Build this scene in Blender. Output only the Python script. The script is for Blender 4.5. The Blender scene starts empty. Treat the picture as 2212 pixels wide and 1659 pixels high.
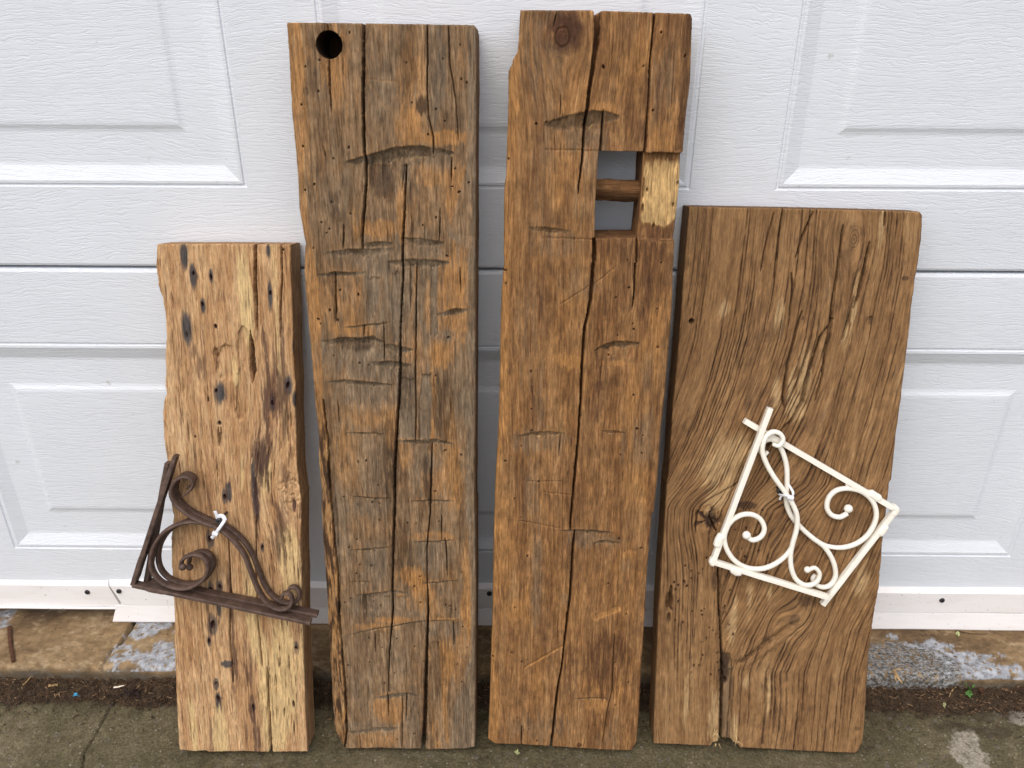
import bpy, math, random
import numpy as np
from mathutils import Matrix, Vector

random.seed(7)
RNG = np.random.default_rng(11)
SC = bpy.context.scene

# ------------------------------------------------------------------ camera
CAM_H, CAM_D = 0.96, 0.98            # metres above the driveway, metres in front of the door
PITCH, YAW, ROLL = math.radians(27.7), math.radians(0.55), math.radians(0.15)
FOC = 1851.5                         # focal length for a picture 2212 units wide
rot = Matrix.Rotation(YAW, 3, 'Z') @ Matrix.Rotation(math.pi / 2 - PITCH, 3, 'X') @ Matrix.Rotation(ROLL, 3, 'Z')
cd = bpy.data.cameras.new('camera')
cam = bpy.data.objects.new('camera', cd)
SC.collection.objects.link(cam)
cd.sensor_width = 36.0
cd.lens = 36.0 * FOC / 2212.0
cd.clip_start, cd.clip_end = 0.02, 500.0
cam.matrix_world = Matrix.Translation((0, -CAM_D, CAM_H)) @ rot.to_4x4()
SC.camera = cam

# ------------------------------------------------------------------ light: bright overcast sky
world = bpy.data.worlds.new("World")
SC.world = world
world.use_nodes = True
wn = world.node_tree
wn.nodes.clear()
sky = wn.nodes.new('ShaderNodeTexSky')
sky.sky_type = 'NISHITA'
sky.sun_disc = False
SUN_EL, SUN_AZ = math.radians(56), math.radians(200)
sky.sun_elevation = SUN_EL
sky.sun_rotation = SUN_AZ
sky.air_density, sky.dust_density, sky.ozone_density = 1.0, 4.0, 1.0
hs = wn.nodes.new('ShaderNodeHueSaturation')          # cloud cover takes most of the blue out
hs.inputs['Saturation'].default_value = 0.80
bg = wn.nodes.new('ShaderNodeBackground')
bg.inputs['Strength'].default_value = 0.15
wo = wn.nodes.new('ShaderNodeOutputWorld')
wn.links.new(sky.outputs[0], hs.inputs['Color'])
wn.links.new(hs.outputs[0], bg.inputs['Color'])
wn.links.new(bg.outputs[0], wo.inputs['Surface'])

sd = bpy.data.lights.new('sun', 'SUN')
sd.energy = 1.35
sd.angle = math.radians(95)
sd.color = (1.0, 0.975, 0.945)
sun = bpy.data.objects.new('sun', sd)
SC.collection.objects.link(sun)
sdir = Vector((math.sin(SUN_AZ) * math.cos(SUN_EL), math.cos(SUN_AZ) * math.cos(SUN_EL), math.sin(SUN_EL)))
sun.rotation_euler = sdir.to_track_quat('Z', 'Y').to_euler()

SC.view_settings.view_transform = 'Standard'
SC.view_settings.look = 'None'
SC.view_settings.exposure = 0.27
SC.view_settings.gamma = 1.0
SC.view_settings.use_curve_mapping = False

# ------------------------------------------------------------------ helpers
CP = np.array([0, -CAM_D, CAM_H])
CR = np.array(rot)


def ray(x, y):
    d = CR @ np.array([(x - 1106.0) / FOC, -(y - 829.5) / FOC, -1.0])
    return d


def on_plane(x, y, p0, n):
    d = ray(x, y)
    k = np.dot(np.asarray(p0) - CP, n) / np.dot(d, n)
    return CP + k * d


def on_door(x, y, yy=0.0):
    return on_plane(x, y, (0, yy, 0), (0, 1, 0))


def on_level(x, y, z=0.0):
    return on_plane(x, y, (0, 0, z), (0, 0, 1))


def zoom(ox, oy, k):
    def f(*pts):
        return [(ox + k * p[0], oy + k * p[1]) + tuple(p[2:]) for p in pts]
    return f


A1 = zoom(271.08, 474.39, .3267); A2 = zoom(271.08, 948.8, .4281)
B1 = zoom(596.4, 27.1, .3267); B2 = zoom(596.4, 569.3, .3267); B3 = zoom(596.4, 1111.4, .3301)
C1 = zoom(1043.6, 0, .3431); C2 = zoom(1043.6, 569.3, .3268); C3 = zoom(1043.6, 1111.4, .3301)
E1 = zoom(1389.3, 433.7, .3677); E2 = zoom(1389.3, 1043.6, .3709)
WZ = zoom(1490.9, 860.7, .2819); RZ = zoom(271.1, 969.1, .2369)
GL = zoom(0, 1206.3, .2730); GR = zoom(1795.9, 1206.3, .2729)


def gnoise(x, y, seed=0):
    x = np.asarray(x, float); y = np.asarray(y, float)
    xi = np.floor(x).astype(np.int64); yi = np.floor(y).astype(np.int64)
    fx = x - xi; fy = y - yi

    def gr(ix, iy, dx, dy):
        h = (ix * 374761393 + iy * 668265263 + seed * 974634777) & 0xffffffff
        h = ((h ^ (h >> 13)) * 1274126177) & 0xffffffff
        h = ((h ^ (h >> 15)) * 2246822519) & 0xffffffff
        a = ((h ^ (h >> 16)) & 0xffff) * (2 * math.pi / 65536.0)
        return np.cos(a) * dx + np.sin(a) * dy
    sx = fx * fx * fx * (fx * (fx * 6 - 15) + 10)
    sy = fy * fy * fy * (fy * (fy * 6 - 15) + 10)
    a = gr(xi, yi, fx, fy); b = gr(xi + 1, yi, fx - 1, fy)
    c = gr(xi, yi + 1, fx, fy - 1); d = gr(xi + 1, yi + 1, fx - 1, fy - 1)
    return 1.5 * ((a + (b - a) * sx) * (1 - sy) + (c + (d - c) * sx) * sy)


def fbm(x, y, seed=0, o=3, gain=.5):
    s = 0; a = 1.0; t = 0
    for k in range(o):
        s = s + a * gnoise(x * 2 ** k, y * 2 ** k, seed + 31 * k); t += a; a *= gain
    return s / t


def sstep(a, b, x):
    t = np.clip((x - a) / (b - a), 0, 1)
    return t * t * (3 - 2 * t)


def link(o):
    SC.collection.objects.link(o)
    return o


def tag(o, label=None, cat=None, group=None, kind=None):
    if label: o['label'] = label
    if cat: o['category'] = cat
    if group: o['group'] = group
    if kind: o['kind'] = kind
    return o


def mesh_obj(name, verts, faces, mat, origin=(0, 0, 0), parent=None, smooth=True, attrs=None):
    """faces: list of tuples or an (n,4) array; vertices are given in world coordinates."""
    v = np.asarray(verts, float) - np.asarray(origin, float)
    me = bpy.data.meshes.new(name)
    if isinstance(faces, np.ndarray):
        n = len(faces); k = faces.shape[1]
        me.vertices.add(len(v)); me.vertices.foreach_set('co', v.astype(np.float32).ravel())
        me.loops.add(n * k); me.loops.foreach_set('vertex_index', faces.astype(np.int32).ravel())
        me.polygons.add(n)
        me.polygons.foreach_set('loop_start', np.arange(0, n * k, k, dtype=np.int32))
        me.update(calc_edges=True)
    else:
        me.from_pydata([tuple(p) for p in v], [], [tuple(f) for f in faces])
    n = len(me.polygons)
    if isinstance(smooth, np.ndarray):
        me.polygons.foreach_set('use_smooth', smooth.astype(bool))
    else:
        me.polygons.foreach_set('use_smooth', np.full(n, bool(smooth)))
    if attrs:
        for an, (ty, arr) in attrs.items():
            at = me.attributes.new(an, ty, 'POINT')
            at.data.foreach_set('vector' if ty == 'FLOAT_VECTOR' else 'color' if ty == 'FLOAT_COLOR' else 'value',
                                np.asarray(arr, np.float32).ravel())
    me.materials.append(mat)
    me.update()
    o = bpy.data.objects.new(name, me)
    link(o)
    if parent is not None:
        o.parent = parent
        o.location = np.asarray(origin) - np.asarray(parent['_o'])
    else:
        o.location = origin
    o['_o'] = [float(c) for c in origin]
    return o


def empty(name, loc):
    o = link(bpy.data.objects.new(name, None))
    o.location = loc
    o.empty_display_size = .02
    o['_o'] = [float(c) for c in loc]
    return o


# ------------------------------------------------------------------ node helpers
class NT:
    def __init__(s, name):
        s.m = bpy.data.materials.new(name); s.m.use_nodes = True
        s.t = s.m.node_tree; s.t.nodes.clear()
        s.out = s.t.nodes.new('ShaderNodeOutputMaterial')
        s.b = s.t.nodes.new('ShaderNodeBsdfPrincipled')
        s.t.links.new(s.b.outputs[0], s.out.inputs[0])

    def n(s, ty, **kw):
        k = s.t.nodes.new('ShaderNode' + ty)
        for a, b in kw.items(): setattr(k, a, b)
        return k

    def put(s, sock, val):
        if isinstance(val, bpy.types.NodeSocket): s.t.links.new(val, sock)
        elif isinstance(val, (tuple, list)) and len(val) == 3 and sock.type == 'RGBA': sock.default_value = (*val, 1)
        else: sock.default_value = val

    def math(s, op, a, b=0.0, c=None, clamp=False):
        k = s.n('Math', operation=op, use_clamp=clamp)
        s.put(k.inputs[0], a); s.put(k.inputs[1], b)
        if c is not None: s.put(k.inputs[2], c)
        return k.outputs[0]

    def noise(s, vec, scale=1.0, detail=3.0, rough=.55, dist=0.0):
        k = s.n('TexNoise'); s.put(k.inputs['Vector'], vec)
        k.inputs['Scale'].default_value = scale; k.inputs['Detail'].default_value = detail
        k.inputs['Roughness'].default_value = rough; k.inputs['Distortion'].default_value = dist
        return k.outputs[0]

    def rng(s, v, a, b, c=0.0, d=1.0, smooth=False):
        k = s.n('MapRange'); k.clamp = True
        if smooth: k.interpolation_type = 'SMOOTHSTEP'
        s.put(k.inputs['Value'], v)
        for nm, q in (('From Min', a), ('From Max', b), ('To Min', c), ('To Max', d)): s.put(k.inputs[nm], q)
        return k.outputs['Result']

    def mix(s, f, a, b, mode='MIX'):
        k = s.n('Mix', data_type='RGBA', blend_type=mode)
        k.clamp_factor = True
        s.put(k.inputs[0], f); s.put(k.inputs[6], a); s.put(k.inputs[7], b)
        return k.outputs[2]

    def ramp(s, f, stops, interp='LINEAR'):
        k = s.n('ValToRGB'); k.color_ramp.interpolation = interp
        e = k.color_ramp.elements
        while len(e) < len(stops): e.new(.5)
        for q, (p, c) in zip(e, stops): q.position = p; q.color = (*c, 1)
        s.put(k.inputs[0], f)
        return k.outputs[0]

    def scalev(s, vec, sc):
        k = s.n('VectorMath', operation='MULTIPLY'); s.put(k.inputs[0], vec); k.inputs[1].default_value = sc
        return k.outputs[0]

    def attr(s, name):
        k = s.n('Attribute', attribute_name=name)
        return k

    def sep(s, col):
        k = s.n('SeparateColor'); s.put(k.inputs[0], col)
        return k.outputs

    def bump(s, h, dist, strength=1.0, prev=None):
        k = s.n('Bump'); s.put(k.inputs['Height'], h)
        k.inputs['Distance'].default_value = dist; k.inputs['Strength'].default_value = strength
        if prev is not None: s.put(k.inputs['Normal'], prev)
        return k.outputs[0]

    def fin(s, col, rough=.7, normal=None, spec=.3):
        s.put(s.b.inputs['Base Color'], col); s.put(s.b.inputs['Roughness'], rough)
        s.b.inputs['Specular IOR Level'].default_value = spec
        if normal is not None: s.put(s.b.inputs['Normal'], normal)
        return s.m


def wood_mat(name, ramp, grey, dark, pale, orange, auto_grey=.0, auto_orange=.0, fibre=.7, blotch=.35, bumpd=.0007, lines=.6, gmix=.66, flecks=.5):
    t = NT(name)
    g = t.attr('grain').outputs['Vector']
    ta = t.attr('tone')
    R, G, B = t.sep(ta.outputs['Color'])[:3]
    Aa = ta.outputs['Alpha']
    n1 = t.rng(t.noise(t.scalev(g, (45, 4, 45)), 1, 4), .34, .66)
    n2 = t.rng(t.noise(t.scalev(g, (340, 14, 340)), 1, 6, .64), .32, .68)
    n3 = t.rng(t.noise(t.scalev(g, (560, 60, 560)), 1, 5, .7), .32, .68)
    n4 = t.rng(t.noise(t.scalev(g, (110, 60, 110)), 1, 6, .68), .34, .66)
    n5 = t.rng(t.noise(t.scalev(g, (34, 12, 34)), 1, 6, .68), .4, .6)
    ns = t.rng(t.noise(t.scalev(g, (240, 26, 240)), 1, 5, .7), .32, .68)

    def ragged(m):
        return t.math('MULTIPLY', t.math('POWER', m, .75), t.rng(t.math('MULTIPLY_ADD', m, .62, ns), .48, .80), clamp=True)
    n7 = t.rng(t.noise(t.scalev(g, (110, 15, 110)), 1, 7, .72, .4), .32, .68)
    f = t.rng(t.math('MULTIPLY_ADD', n1, .28, t.math('MULTIPLY_ADD', n7, .40, t.math('MULTIPLY', n2, .32))), .12, .88)
    col = t.ramp(f, ramp)
    # raw orange wood and weather-grey skin, each with its own ragged outline
    og = t.math('MULTIPLY', t.rng(n5, .5, .9, 0, 1, True), t.rng(ns, .25, .6))
    of = t.math('MAXIMUM', t.math('MULTIPLY', og, auto_orange), ragged(Aa), clamp=True)
    col = t.mix(of, col, t.mix(n2, tuple(c * .66 for c in orange), orange))
    n6 = t.rng(t.noise(t.scalev(g, (40, 9, 40)), 1, 6, .7, .3), .44, .58, 0, 1, True)
    gf = t.math('MAXIMUM', t.math('MULTIPLY', n6, auto_grey), ragged(R), clamp=True)
    col = t.mix(t.math('MULTIPLY', gf, gmix), col, t.mix(n2, tuple(c * .55 for c in grey), grey))
    col = t.mix(ragged(B), col, t.mix(n2, tuple(c * .74 for c in pale), pale))
    col = t.mix(ragged(G), col, dark)
    ln = t.noise(t.scalev(g, (150, 9, 150)), 1, 3, .5)
    lk = t.math('MULTIPLY', t.rng(t.math('ABSOLUTE', t.math('SUBTRACT', ln, .5)), 0, .022, 1, 0), t.rng(n4, .35, .75))
    col = t.mix(t.math('MULTIPLY', lk, lines), col, tuple(c * 1.3 for c in dark))
    fl = t.rng(t.noise(t.scalev(g, (430, 26, 430)), 1, 3, .55), .60, .67)
    col = t.mix(t.math('MULTIPLY', fl, flecks), col, tuple(c * 1.5 for c in dark))
    fib = t.math('MULTIPLY_ADD', n3, fibre, 1 - fibre * .5)
    blo = t.math('MULTIPLY_ADD', n4, blotch, 1 - blotch * .5)
    mul = t.math('MULTIPLY', fib, blo)
    k = t.n('VectorMath', operation='SCALE'); t.put(k.inputs[0], col); t.put(k.inputs['Scale'], mul)
    h = t.math('ADD', t.math('MULTIPLY', n3, .55), t.math('MULTIPLY', n2, 1.0))
    nb = t.bump(h, bumpd, .8)
    nb = t.bump(t.noise(t.scalev(g, (420, 230, 420)), 1, 3), bumpd * .6, .6, nb)
    return t.fin(k.outputs[0], .78, nb, .22)


def simple_mat(name, col, rough=.6, var=.25, scale=60, spec=.3, metallic=0.0, bumpd=0.0):
    t = NT(name)
    tc = t.n('TexCoord').outputs['Object']
    n = t.rng(t.noise(tc, scale, 5, .6), .3, .7, 1 - var, 1 + var)
    k = t.n('VectorMath', operation='SCALE'); t.put(k.inputs[0], (*col,)); t.put(k.inputs['Scale'], n)
    nb = t.bump(t.noise(tc, scale * 4, 4), bumpd) if bumpd else None
    t.b.inputs['Metallic'].default_value = metallic
    return t.fin(k.outputs[0], rough, nb, spec)


# ------------------------------------------------------------------ materials of the setting
def door_mat():
    t = NT('embossed_door_paint')
    tc = t.n('TexCoord').outputs['Object']
    warp = t.n('TexNoise'); t.put(warp.inputs['Vector'], t.scalev(tc, (2.2, 1, 5)))
    warp.inputs['Scale'].default_value = 1; warp.inputs['Detail'].default_value = 2
    wz = t.math('MULTIPLY_ADD', warp.outputs[0], .11, -.055)
    jit = t.math('MULTIPLY_ADD', t.noise(t.scalev(tc, (110, 1, 80)), 1, 3), .0055, -.00275)
    sx = t.n('SeparateXYZ'); t.put(sx.inputs[0], tc)
    z2 = t.math('ADD', t.math('ADD', sx.outputs[2], wz), jit)
    cb = t.n('CombineXYZ'); t.put(cb.inputs[0], t.math('MULTIPLY', sx.outputs[0], 15.0)); t.put(cb.inputs[2], t.math('MULTIPLY', z2, 235.0))
    n = t.noise(cb.outputs[0], 1, 2.5, .5)
    line = t.rng(t.math('ABSOLUTE', t.math('SUBTRACT', n, .5)), 0.0, .05, 0, 1, True)
    fine = t.noise(t.scalev(tc, (170, 1, 560)), 1, 3, .6)
    h = t.math('ADD', t.math('MULTIPLY', line, .65), t.math('MULTIPLY', fine, .8))
    nb = t.bump(h, .0009, .37)
    dirt_shade = t.rng(t.noise(t.scalev(tc, (3, 1, 6)), 1, 6, .65), .35, .75)
    speck = t.rng(t.noise(tc, 60, 3, .6), .70, .76)
    col = t.mix(dirt_shade, (.715, .750, .795), (.665, .698, .738))
    col = t.mix(t.math('MULTIPLY', speck, .5), col, (.42, .41, .38))
    return t.fin(col, .5, nb, .35)


def trim_mat():
    t = NT('white_trim')
    tc = t.n('TexCoord').outputs['Object']
    n = t.rng(t.noise(t.scalev(tc, (12, 40, 60)), 1, 6, .65), .45, .75)
    sp = t.rng(t.noise(tc, 220, 3, .6), .66, .72)
    col = t.mix(t.math('MULTIPLY', n, .5), (.81, .792, .78), (.69, .64, .605))
    col = t.mix(t.math('MULTIPLY', sp, .7), col, (.30, .22, .17))
    nb = t.bump(t.noise(t.scalev(tc, (14, 1, 300)), 1, 3), .0005, .6)
    return t.fin(col, .45, nb, .35)


def sill_mat():
    t = NT('stained_sill_concrete')
    tc = t.n('TexCoord').outputs['Object']
    ta = t.attr('tone'); R, G, B = t.sep(ta.outputs['Color'])[:3]
    n1 = t.rng(t.noise(t.scalev(tc, (9, 16, 16)), 1, 7, .65), .33, .67)
    n2 = t.rng(t.noise(tc, 95, 6, .65), .3, .7)
    col = t.ramp(n1, [(.1, (.095, .060, .032)), (.42, (.170, .110, .055)), (.68, (.225, .150, .077)), (1, (.30, .215, .12))])
    light = t.rng(t.noise(t.scalev(tc, (26, 40, 40)), 1, 8, .76), .53, .62)
    col = t.mix(t.math('MULTIPLY', light, .6), col, (.36, .27, .165))
    dk = t.rng(t.noise(tc, 150, 4, .6), .66, .70)
    col = t.mix(dk, col, (.05, .035, .025))
    col = t.mix(t.math('MULTIPLY', G, t.rng(n2, .1, .7, .5, 1)), col, t.mix(n2, (.045, .038, .028), (.12, .10, .075)))
    pn = t.math('MULTIPLY', R, t.rng(t.noise(tc, 120, 5, .75), .40, .46))
    col = t.mix(pn, col, t.mix(n2, (.25, .258, .272), (.37, .385, .41)))
    lic = t.math('MULTIPLY', B, t.rng(t.noise(tc, 140, 5, .75), .42, .48))
    col = t.mix(lic, col, t.mix(t.rng(t.noise(t.scalev(tc, (1, 1.6, 1)), 190, 5, .75), .42, .6), (.055, .050, .042), (.29, .29, .285)))
    k = t.n('VectorMath', operation='SCALE'); t.put(k.inputs[0], col); t.put(k.inputs['Scale'], t.math('MULTIPLY_ADD', n2, .6, .7))
    nb = t.bump(t.math('ADD', n2, t.math('MULTIPLY', pn, .4)), .0012, .8)
    return t.fin(k.outputs[0], .85, nb, .2)


def drive_mat():
    t = NT('mossy_driveway_concrete')
    tc = t.n('TexCoord').outputs['Object']
    ta = t.attr('tone'); R, G, B = t.sep(ta.outputs['Color'])[:3]
    n1 = t.rng(t.noise(tc, 7, 7, .65), .33, .67)
    n2 = t.rng(t.noise(tc, 60, 8, .78), .34, .66)
    n3 = t.rng(t.noise(tc, 300, 5, .75), .34, .66)
    col = t.ramp(t.math('MULTIPLY_ADD', n1, .5, t.math('MULTIPLY', n2, .5)),
                 [(.08, (.046, .035, .019)), (.40, (.106, .087, .047)), (.64, (.146, .120, .068)), (.95, (.215, .18, .112))])
    green = t.rng(t.noise(tc, 18, 5, .6), .46, .62)
    col = t.mix(t.math('MULTIPLY', green, .35), col, (.085, .074, .036))
    v = t.n('TexVoronoi'); t.put(v.inputs['Vector'], tc); v.inputs['Scale'].default_value = 210
    sp = t.math('MULTIPLY', t.rng(v.outputs['Distance'], .14, .34, 1, 0), t.rng(t.sep(v.outputs['Color'])[0], .72, .80))
    col = t.mix(sp, col, t.mix(t.sep(v.outputs['Color'])[1], (.12, .10, .075), (.33, .29, .23)))
    v2 = t.n('TexVoronoi'); t.put(v2.inputs['Vector'], tc); v2.inputs['Scale'].default_value = 95
    sp2 = t.math('MULTIPLY', t.rng(v2.outputs['Distance'], .2, .45, 1, 0), t.rng(t.sep(v2.outputs['Color'])[0], .8, .86))
    col = t.mix(t.math('MULTIPLY', sp2, .75), col, (.14, .122, .095))
    pit = t.rng(t.noise(tc, 260, 3, .6), .66, .72)
    col = t.mix(pit, col, (.018, .015, .011))
    col = t.mix(t.math('MULTIPLY', R, t.rng(n2, .1, .6, .3, 1)), col, (.34, .30, .235))
    col = t.mix(t.math('MULTIPLY', G, t.rng(n3, .0, .6, .5, 1)), col, (.035, .022, .014))
    k = t.n('VectorMath', operation='SCALE'); t.put(k.inputs[0], col); t.put(k.inputs['Scale'], t.math('MULTIPLY_ADD', n3, .9, .55))
    h = t.math('ADD', t.math('MULTIPLY', n2, 1.2), t.math('ADD', t.math('MULTIPLY', n3, .6), t.math('MULTIPLY', pit, -.8)))
    return t.fin(k.outputs[0], .9, t.bump(h, .0016, .8), .2)


M = dict(
    door=door_mat(), trim=trim_mat(), sill=sill_mat(), drive=drive_mat(),
    seam=simple_mat('dark_seam', (.05, .05, .05), .8),
    screw=simple_mat('black_screw', (.022, .020, .020), .45, .3, 300, .5),
    iron=simple_mat('rusty_brown_iron', (.086, .053, .039), .62, .45, 120, .35, 0, .0004),
    tie=simple_mat('white_nylon', (.74, .76, .80), .3, .04, 60, .5),
    rust=simple_mat('rusted_steel', (.075, .034, .018), .85, .4, 220, .2, 0, .0006),
    blue=simple_mat('blue_plastic', (.08, .42, .70), .4, .15, 200),
    soil=simple_mat('dark_soil', (.058, .041, .027), .95, .55, 120, .1, 0, .002),
    needle=simple_mat('brown_needles', (.080, .048, .028), .9, .5, 90, .1),
    bits=simple_mat('tan_bark_bits', (.20, .125, .07), .9, .6, 200, .1),
    leafdark=simple_mat('rotted_leaf', (.028, .017, .013), .9, .5, 200, .2, 0, .001),
    straw=simple_mat('dry_straw', (.42, .27, .12), .8, .3, 200),
    flake=simple_mat('pale_flake', (.66, .58, .46), .8, .2, 200),
    green=simple_mat('weed_leaf', (.07, .16, .035), .6, .35, 300),
    petal=simple_mat('pale_green_leaf', (.42, .44, .20), .6, .2, 300),
    twig=simple_mat('dark_twig', (.045, .028, .02), .9, .4, 300),
)


def white_iron_mat():
    t = NT('cream_painted_iron')
    tc = t.n('TexCoord').outputs['Object']
    n = t.rng(t.noise(tc, 45, 4), .35, .65)
    chip = t.rng(t.noise(t.scalev(tc, (1, 1, 1)), 260, 4, .65), .70, .73)
    col = t.mix(n, (.86, .825, .73), (.80, .755, .65))
    col = t.mix(t.math('MULTIPLY', chip, .8), col, (.17, .15, .13))
    return t.fin(col, .38, t.bump(t.noise(tc, 130, 4), .0006, .6), .4)


M['cream'] = white_iron_mat()

# ------------------------------------------------------------------ setting: driveway, sill
SILL_Z = 0.042


def spaced(lo, hi, step, far, ratio=1.35):
    a = list(np.arange(lo, hi + step * .5, step))
    s = step
    while a[-1] < far[1]:
        s *= ratio; a.append(a[-1] + s)
    s = step; b = []
    x = lo
    while x > far[0]:
        s *= ratio; x -= s; b.append(x)
    return np.array(b[::-1] + a)


def grid_faces(nx, ny):
    i = np.arange(nx - 1)[None, :] + np.zeros((ny - 1, 1), int); j = np.arange(ny - 1)[:, None]
    a = j * nx + i
    return np.stack([a, a + 1, a + nx + 1, a + nx], -1).reshape(-1, 4)


def poly_dist(px, py, pts):
    d = np.full(px.shape, 1e9)
    for (x0, y0), (x1, y1) in zip(pts[:-1], pts[1:]):
        dx, dy = x1 - x0, y1 - y0
        t = np.clip(((px - x0) * dx + (py - y0) * dy) / (dx * dx + dy * dy + 1e-12), 0, 1)
        d = np.minimum(d, np.hypot(px - x0 - t * dx, py - y0 - t * dy))
    return d


def ell(px, py, c, rx, ry, rag, seed, sc=60.0):
    d = np.hypot((px - c[0]) / rx, (py - c[1]) / ry) + rag * fbm(px * sc, py * sc, seed, 4, .6)
    return sstep(1.05, .9, d)


xs = spaced(-.75, .75, .0022, (-60, 60))
ys = spaced(-.30, -.02, .0022, (-120, .3))
X, Y = np.meshgrid(xs, ys)
Z = .0022 * fbm(X * 14, Y * 14, 3, 4) + .0007 * fbm(X * 160, Y * 160, 5, 2)
near = (np.abs(X) < .9) & (Y > -.5)
Z = np.where(near, Z, 0)
Z -= .0
crk = [tuple(on_level(*p)[:2]) for p in GL((985, 1085), (900, 1150), (870, 1180), (835, 1240), (810, 1290), (770, 1370), (740, 1400), (720, 1460), (665, 1540), (655, 1600), (650, 1680))]
wob = .0030 * fbm(X * 90, Y * 90, 9, 4)
dc = poly_dist(X + wob, Y + wob, crk)
Z -= .006 * sstep(.0013, .0003, dc)
dlow = poly_dist(X, Y, [tuple(on_level(*p)[:2]) for p in GL((0, 1240), (60, 1200), (90, 1160), (140, 1120))])
Z -= .004 * sstep(.004, .001, dlow + .003 * fbm(X * 90, Y * 90, 19, 3))
tone = np.zeros((*X.shape, 4))
for (cx, cy, rx, ry) in ((1430, 1210, .030, .014), (1500, 1270, .020, .012), (1060, 1430, .020, .016), (1080, 1540, .022, .020), (1150, 1650, .018, .016)):
    c = on_level(*GR((cx, cy))[0])
    tone[..., 0] = np.maximum(tone[..., 0], ell(X, Y, c, rx, ry, .8, 21))
c = on_level(*GL((85, 1105))[0]); tone[..., 0] = np.maximum(tone[..., 0], .5 * ell(X, Y, c, .014, .008, .9, 25))
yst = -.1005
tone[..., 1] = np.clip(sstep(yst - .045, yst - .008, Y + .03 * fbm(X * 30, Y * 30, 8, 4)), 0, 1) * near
tone[..., 1] = np.maximum(tone[..., 1], .7 * sstep(.0016, .0005, dc))
for (cx, cy, rx, ry) in ((1180, 1220, .02, .016), (1290, 1390, .022, .012), (960, 1340, .035, .007), (1000, 1310, .02, .006)):
    c = on_level(*GR((cx, cy))[0]); tone[..., 1] = np.maximum(tone[..., 1], .5 * ell(X, Y, c, rx, ry, 1.6, 33))
mesh_obj('driveway', np.stack([X, Y, Z], -1).reshape(-1, 3), grid_faces(len(xs), len(ys)), M['drive'],
         attrs={'tone': ('FLOAT_COLOR', tone.reshape(-1, 4))})
tag(bpy.data.objects['driveway'], kind='structure')

# sill: a concrete apron under the door with a rounded front edge
xs = spaced(-.75, .75, .0024, (-3.2, 3.2))
pr = []
for k in range(50): pr.append((.12 - k * (.12 - yst - .012) / 49.0, SILL_Z))
pr[-1] = (yst + .012, SILL_Z)
for k in range(1, 9):
    a = k / 8 * math.pi / 2
    pr.append((yst + .012 - .012 * math.sin(a), SILL_Z - .012 + .012 * math.cos(a)))
for k in range(1, 9): pr.append((yst, SILL_Z - .012 - k * .004))
pr = np.array(pr)
arc = np.concatenate([[0], np.cumsum(np.hypot(*np.diff(pr, axis=0).T))])
X, S = np.meshgrid(xs, np.arange(len(pr)))
Y = pr[S, 0]; Z = pr[S, 1]
Y = Y + .004 * fbm(X * 5, X * 0, 41, 3) * (Y < -.03) + .0018 * fbm(X * 40, Z * 40, 43, 3) * (Y < yst + .014)
Z = Z + .0011 * fbm(X * 30, Y * 30, 44, 4) + .0009 * fbm(X * 9, Y * 9, 45, 2)
on_s = lambda p: tuple(on_level(p[0], p[1], SILL_Z)[:2])
gap = [on_s(p) for p in GL((1120, 400), (1068, 485), (1015, 575), (962, 665))]
cr2 = [on_s(p) for p in GL((962, 665), (915, 700), (880, 720), (855, 770), (830, 810), (800, 850), (800, 900), (803, 975))]
d1 = poly_dist(X, Y, gap); d2 = poly_dist(X + .0012 * fbm(X * 150, Y * 150, 47, 3), Y, cr2)
Z -= .014 * sstep(.0036, .0026, d1) + .006 * sstep(.0018, .0006, d2)
tone = np.zeros((*X.shape, 4))
for (cx, cy, rx, ry, Zf) in ((1190, 540, .028, .016, GL), (1260, 500, .02, .012, GL), (1120, 590, .02, .010, GL), (960, 700, .012, .008, GL), (1310, 690, .013, .008, GL),
                             (1200, 780, .055, .013, GL), (1330, 780, .035, .018, GL), (1000, 780, .020, .012, GL), (1450, 780, .03, .018, GL), (20, 430, .014, .007, GL), (30, 500, .008, .018, GL),
                             (1180, 860, .048, .022, GR), (980, 800, .030, .020, GR), (820, 690, .026, .010, GR), (680, 690, .022, .007, GR), (1010, 930, .04, .016, GR), (700, 960, .045, .010, GR), (490, 615, .008, .005, GR)):
    c = on_s(Zf((cx, cy))[0])
    tone[..., 0] = np.maximum(tone[..., 0], ell(X, Y - Z * 1.2, c - np.array([0, SILL_Z * 1.2, 0]) if len(c) == 3 else (c[0], c[1] - SILL_Z * 1.2), rx, ry, 1.3, 51, 60) * (Z > SILL_Z - .009))
for (cx, cy, rx, ry) in ((560, 800, .055, .035), (760, 860, .050, .030), (400, 900, .045, .035), (800, 980, .04, .012)):
    c = on_s(GR((cx, cy))[0])
    tone[..., 2] = np.maximum(tone[..., 2], ell(X, Y, c, rx, ry, .8, 55, 50))
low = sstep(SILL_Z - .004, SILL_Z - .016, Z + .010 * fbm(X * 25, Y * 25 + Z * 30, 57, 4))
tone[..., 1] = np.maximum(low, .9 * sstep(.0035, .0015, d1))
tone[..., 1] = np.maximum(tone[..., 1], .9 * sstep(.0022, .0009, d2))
c = on_s(GL((930, 880))[0]); tone[..., 1] = np.maximum(tone[..., 1], .8 * ell(X, Y, c, .025, .008, .9, 58))
sl = mesh_obj('door_sill', np.stack([X, Y, Z], -1).reshape(-1, 3), grid_faces(len(xs), len(pr))[:, ::-1].copy(), M['sill'],
              attrs={'tone': ('FLOAT_COLOR', tone.reshape(-1, 4))})
tag(sl, kind='structure')

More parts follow.
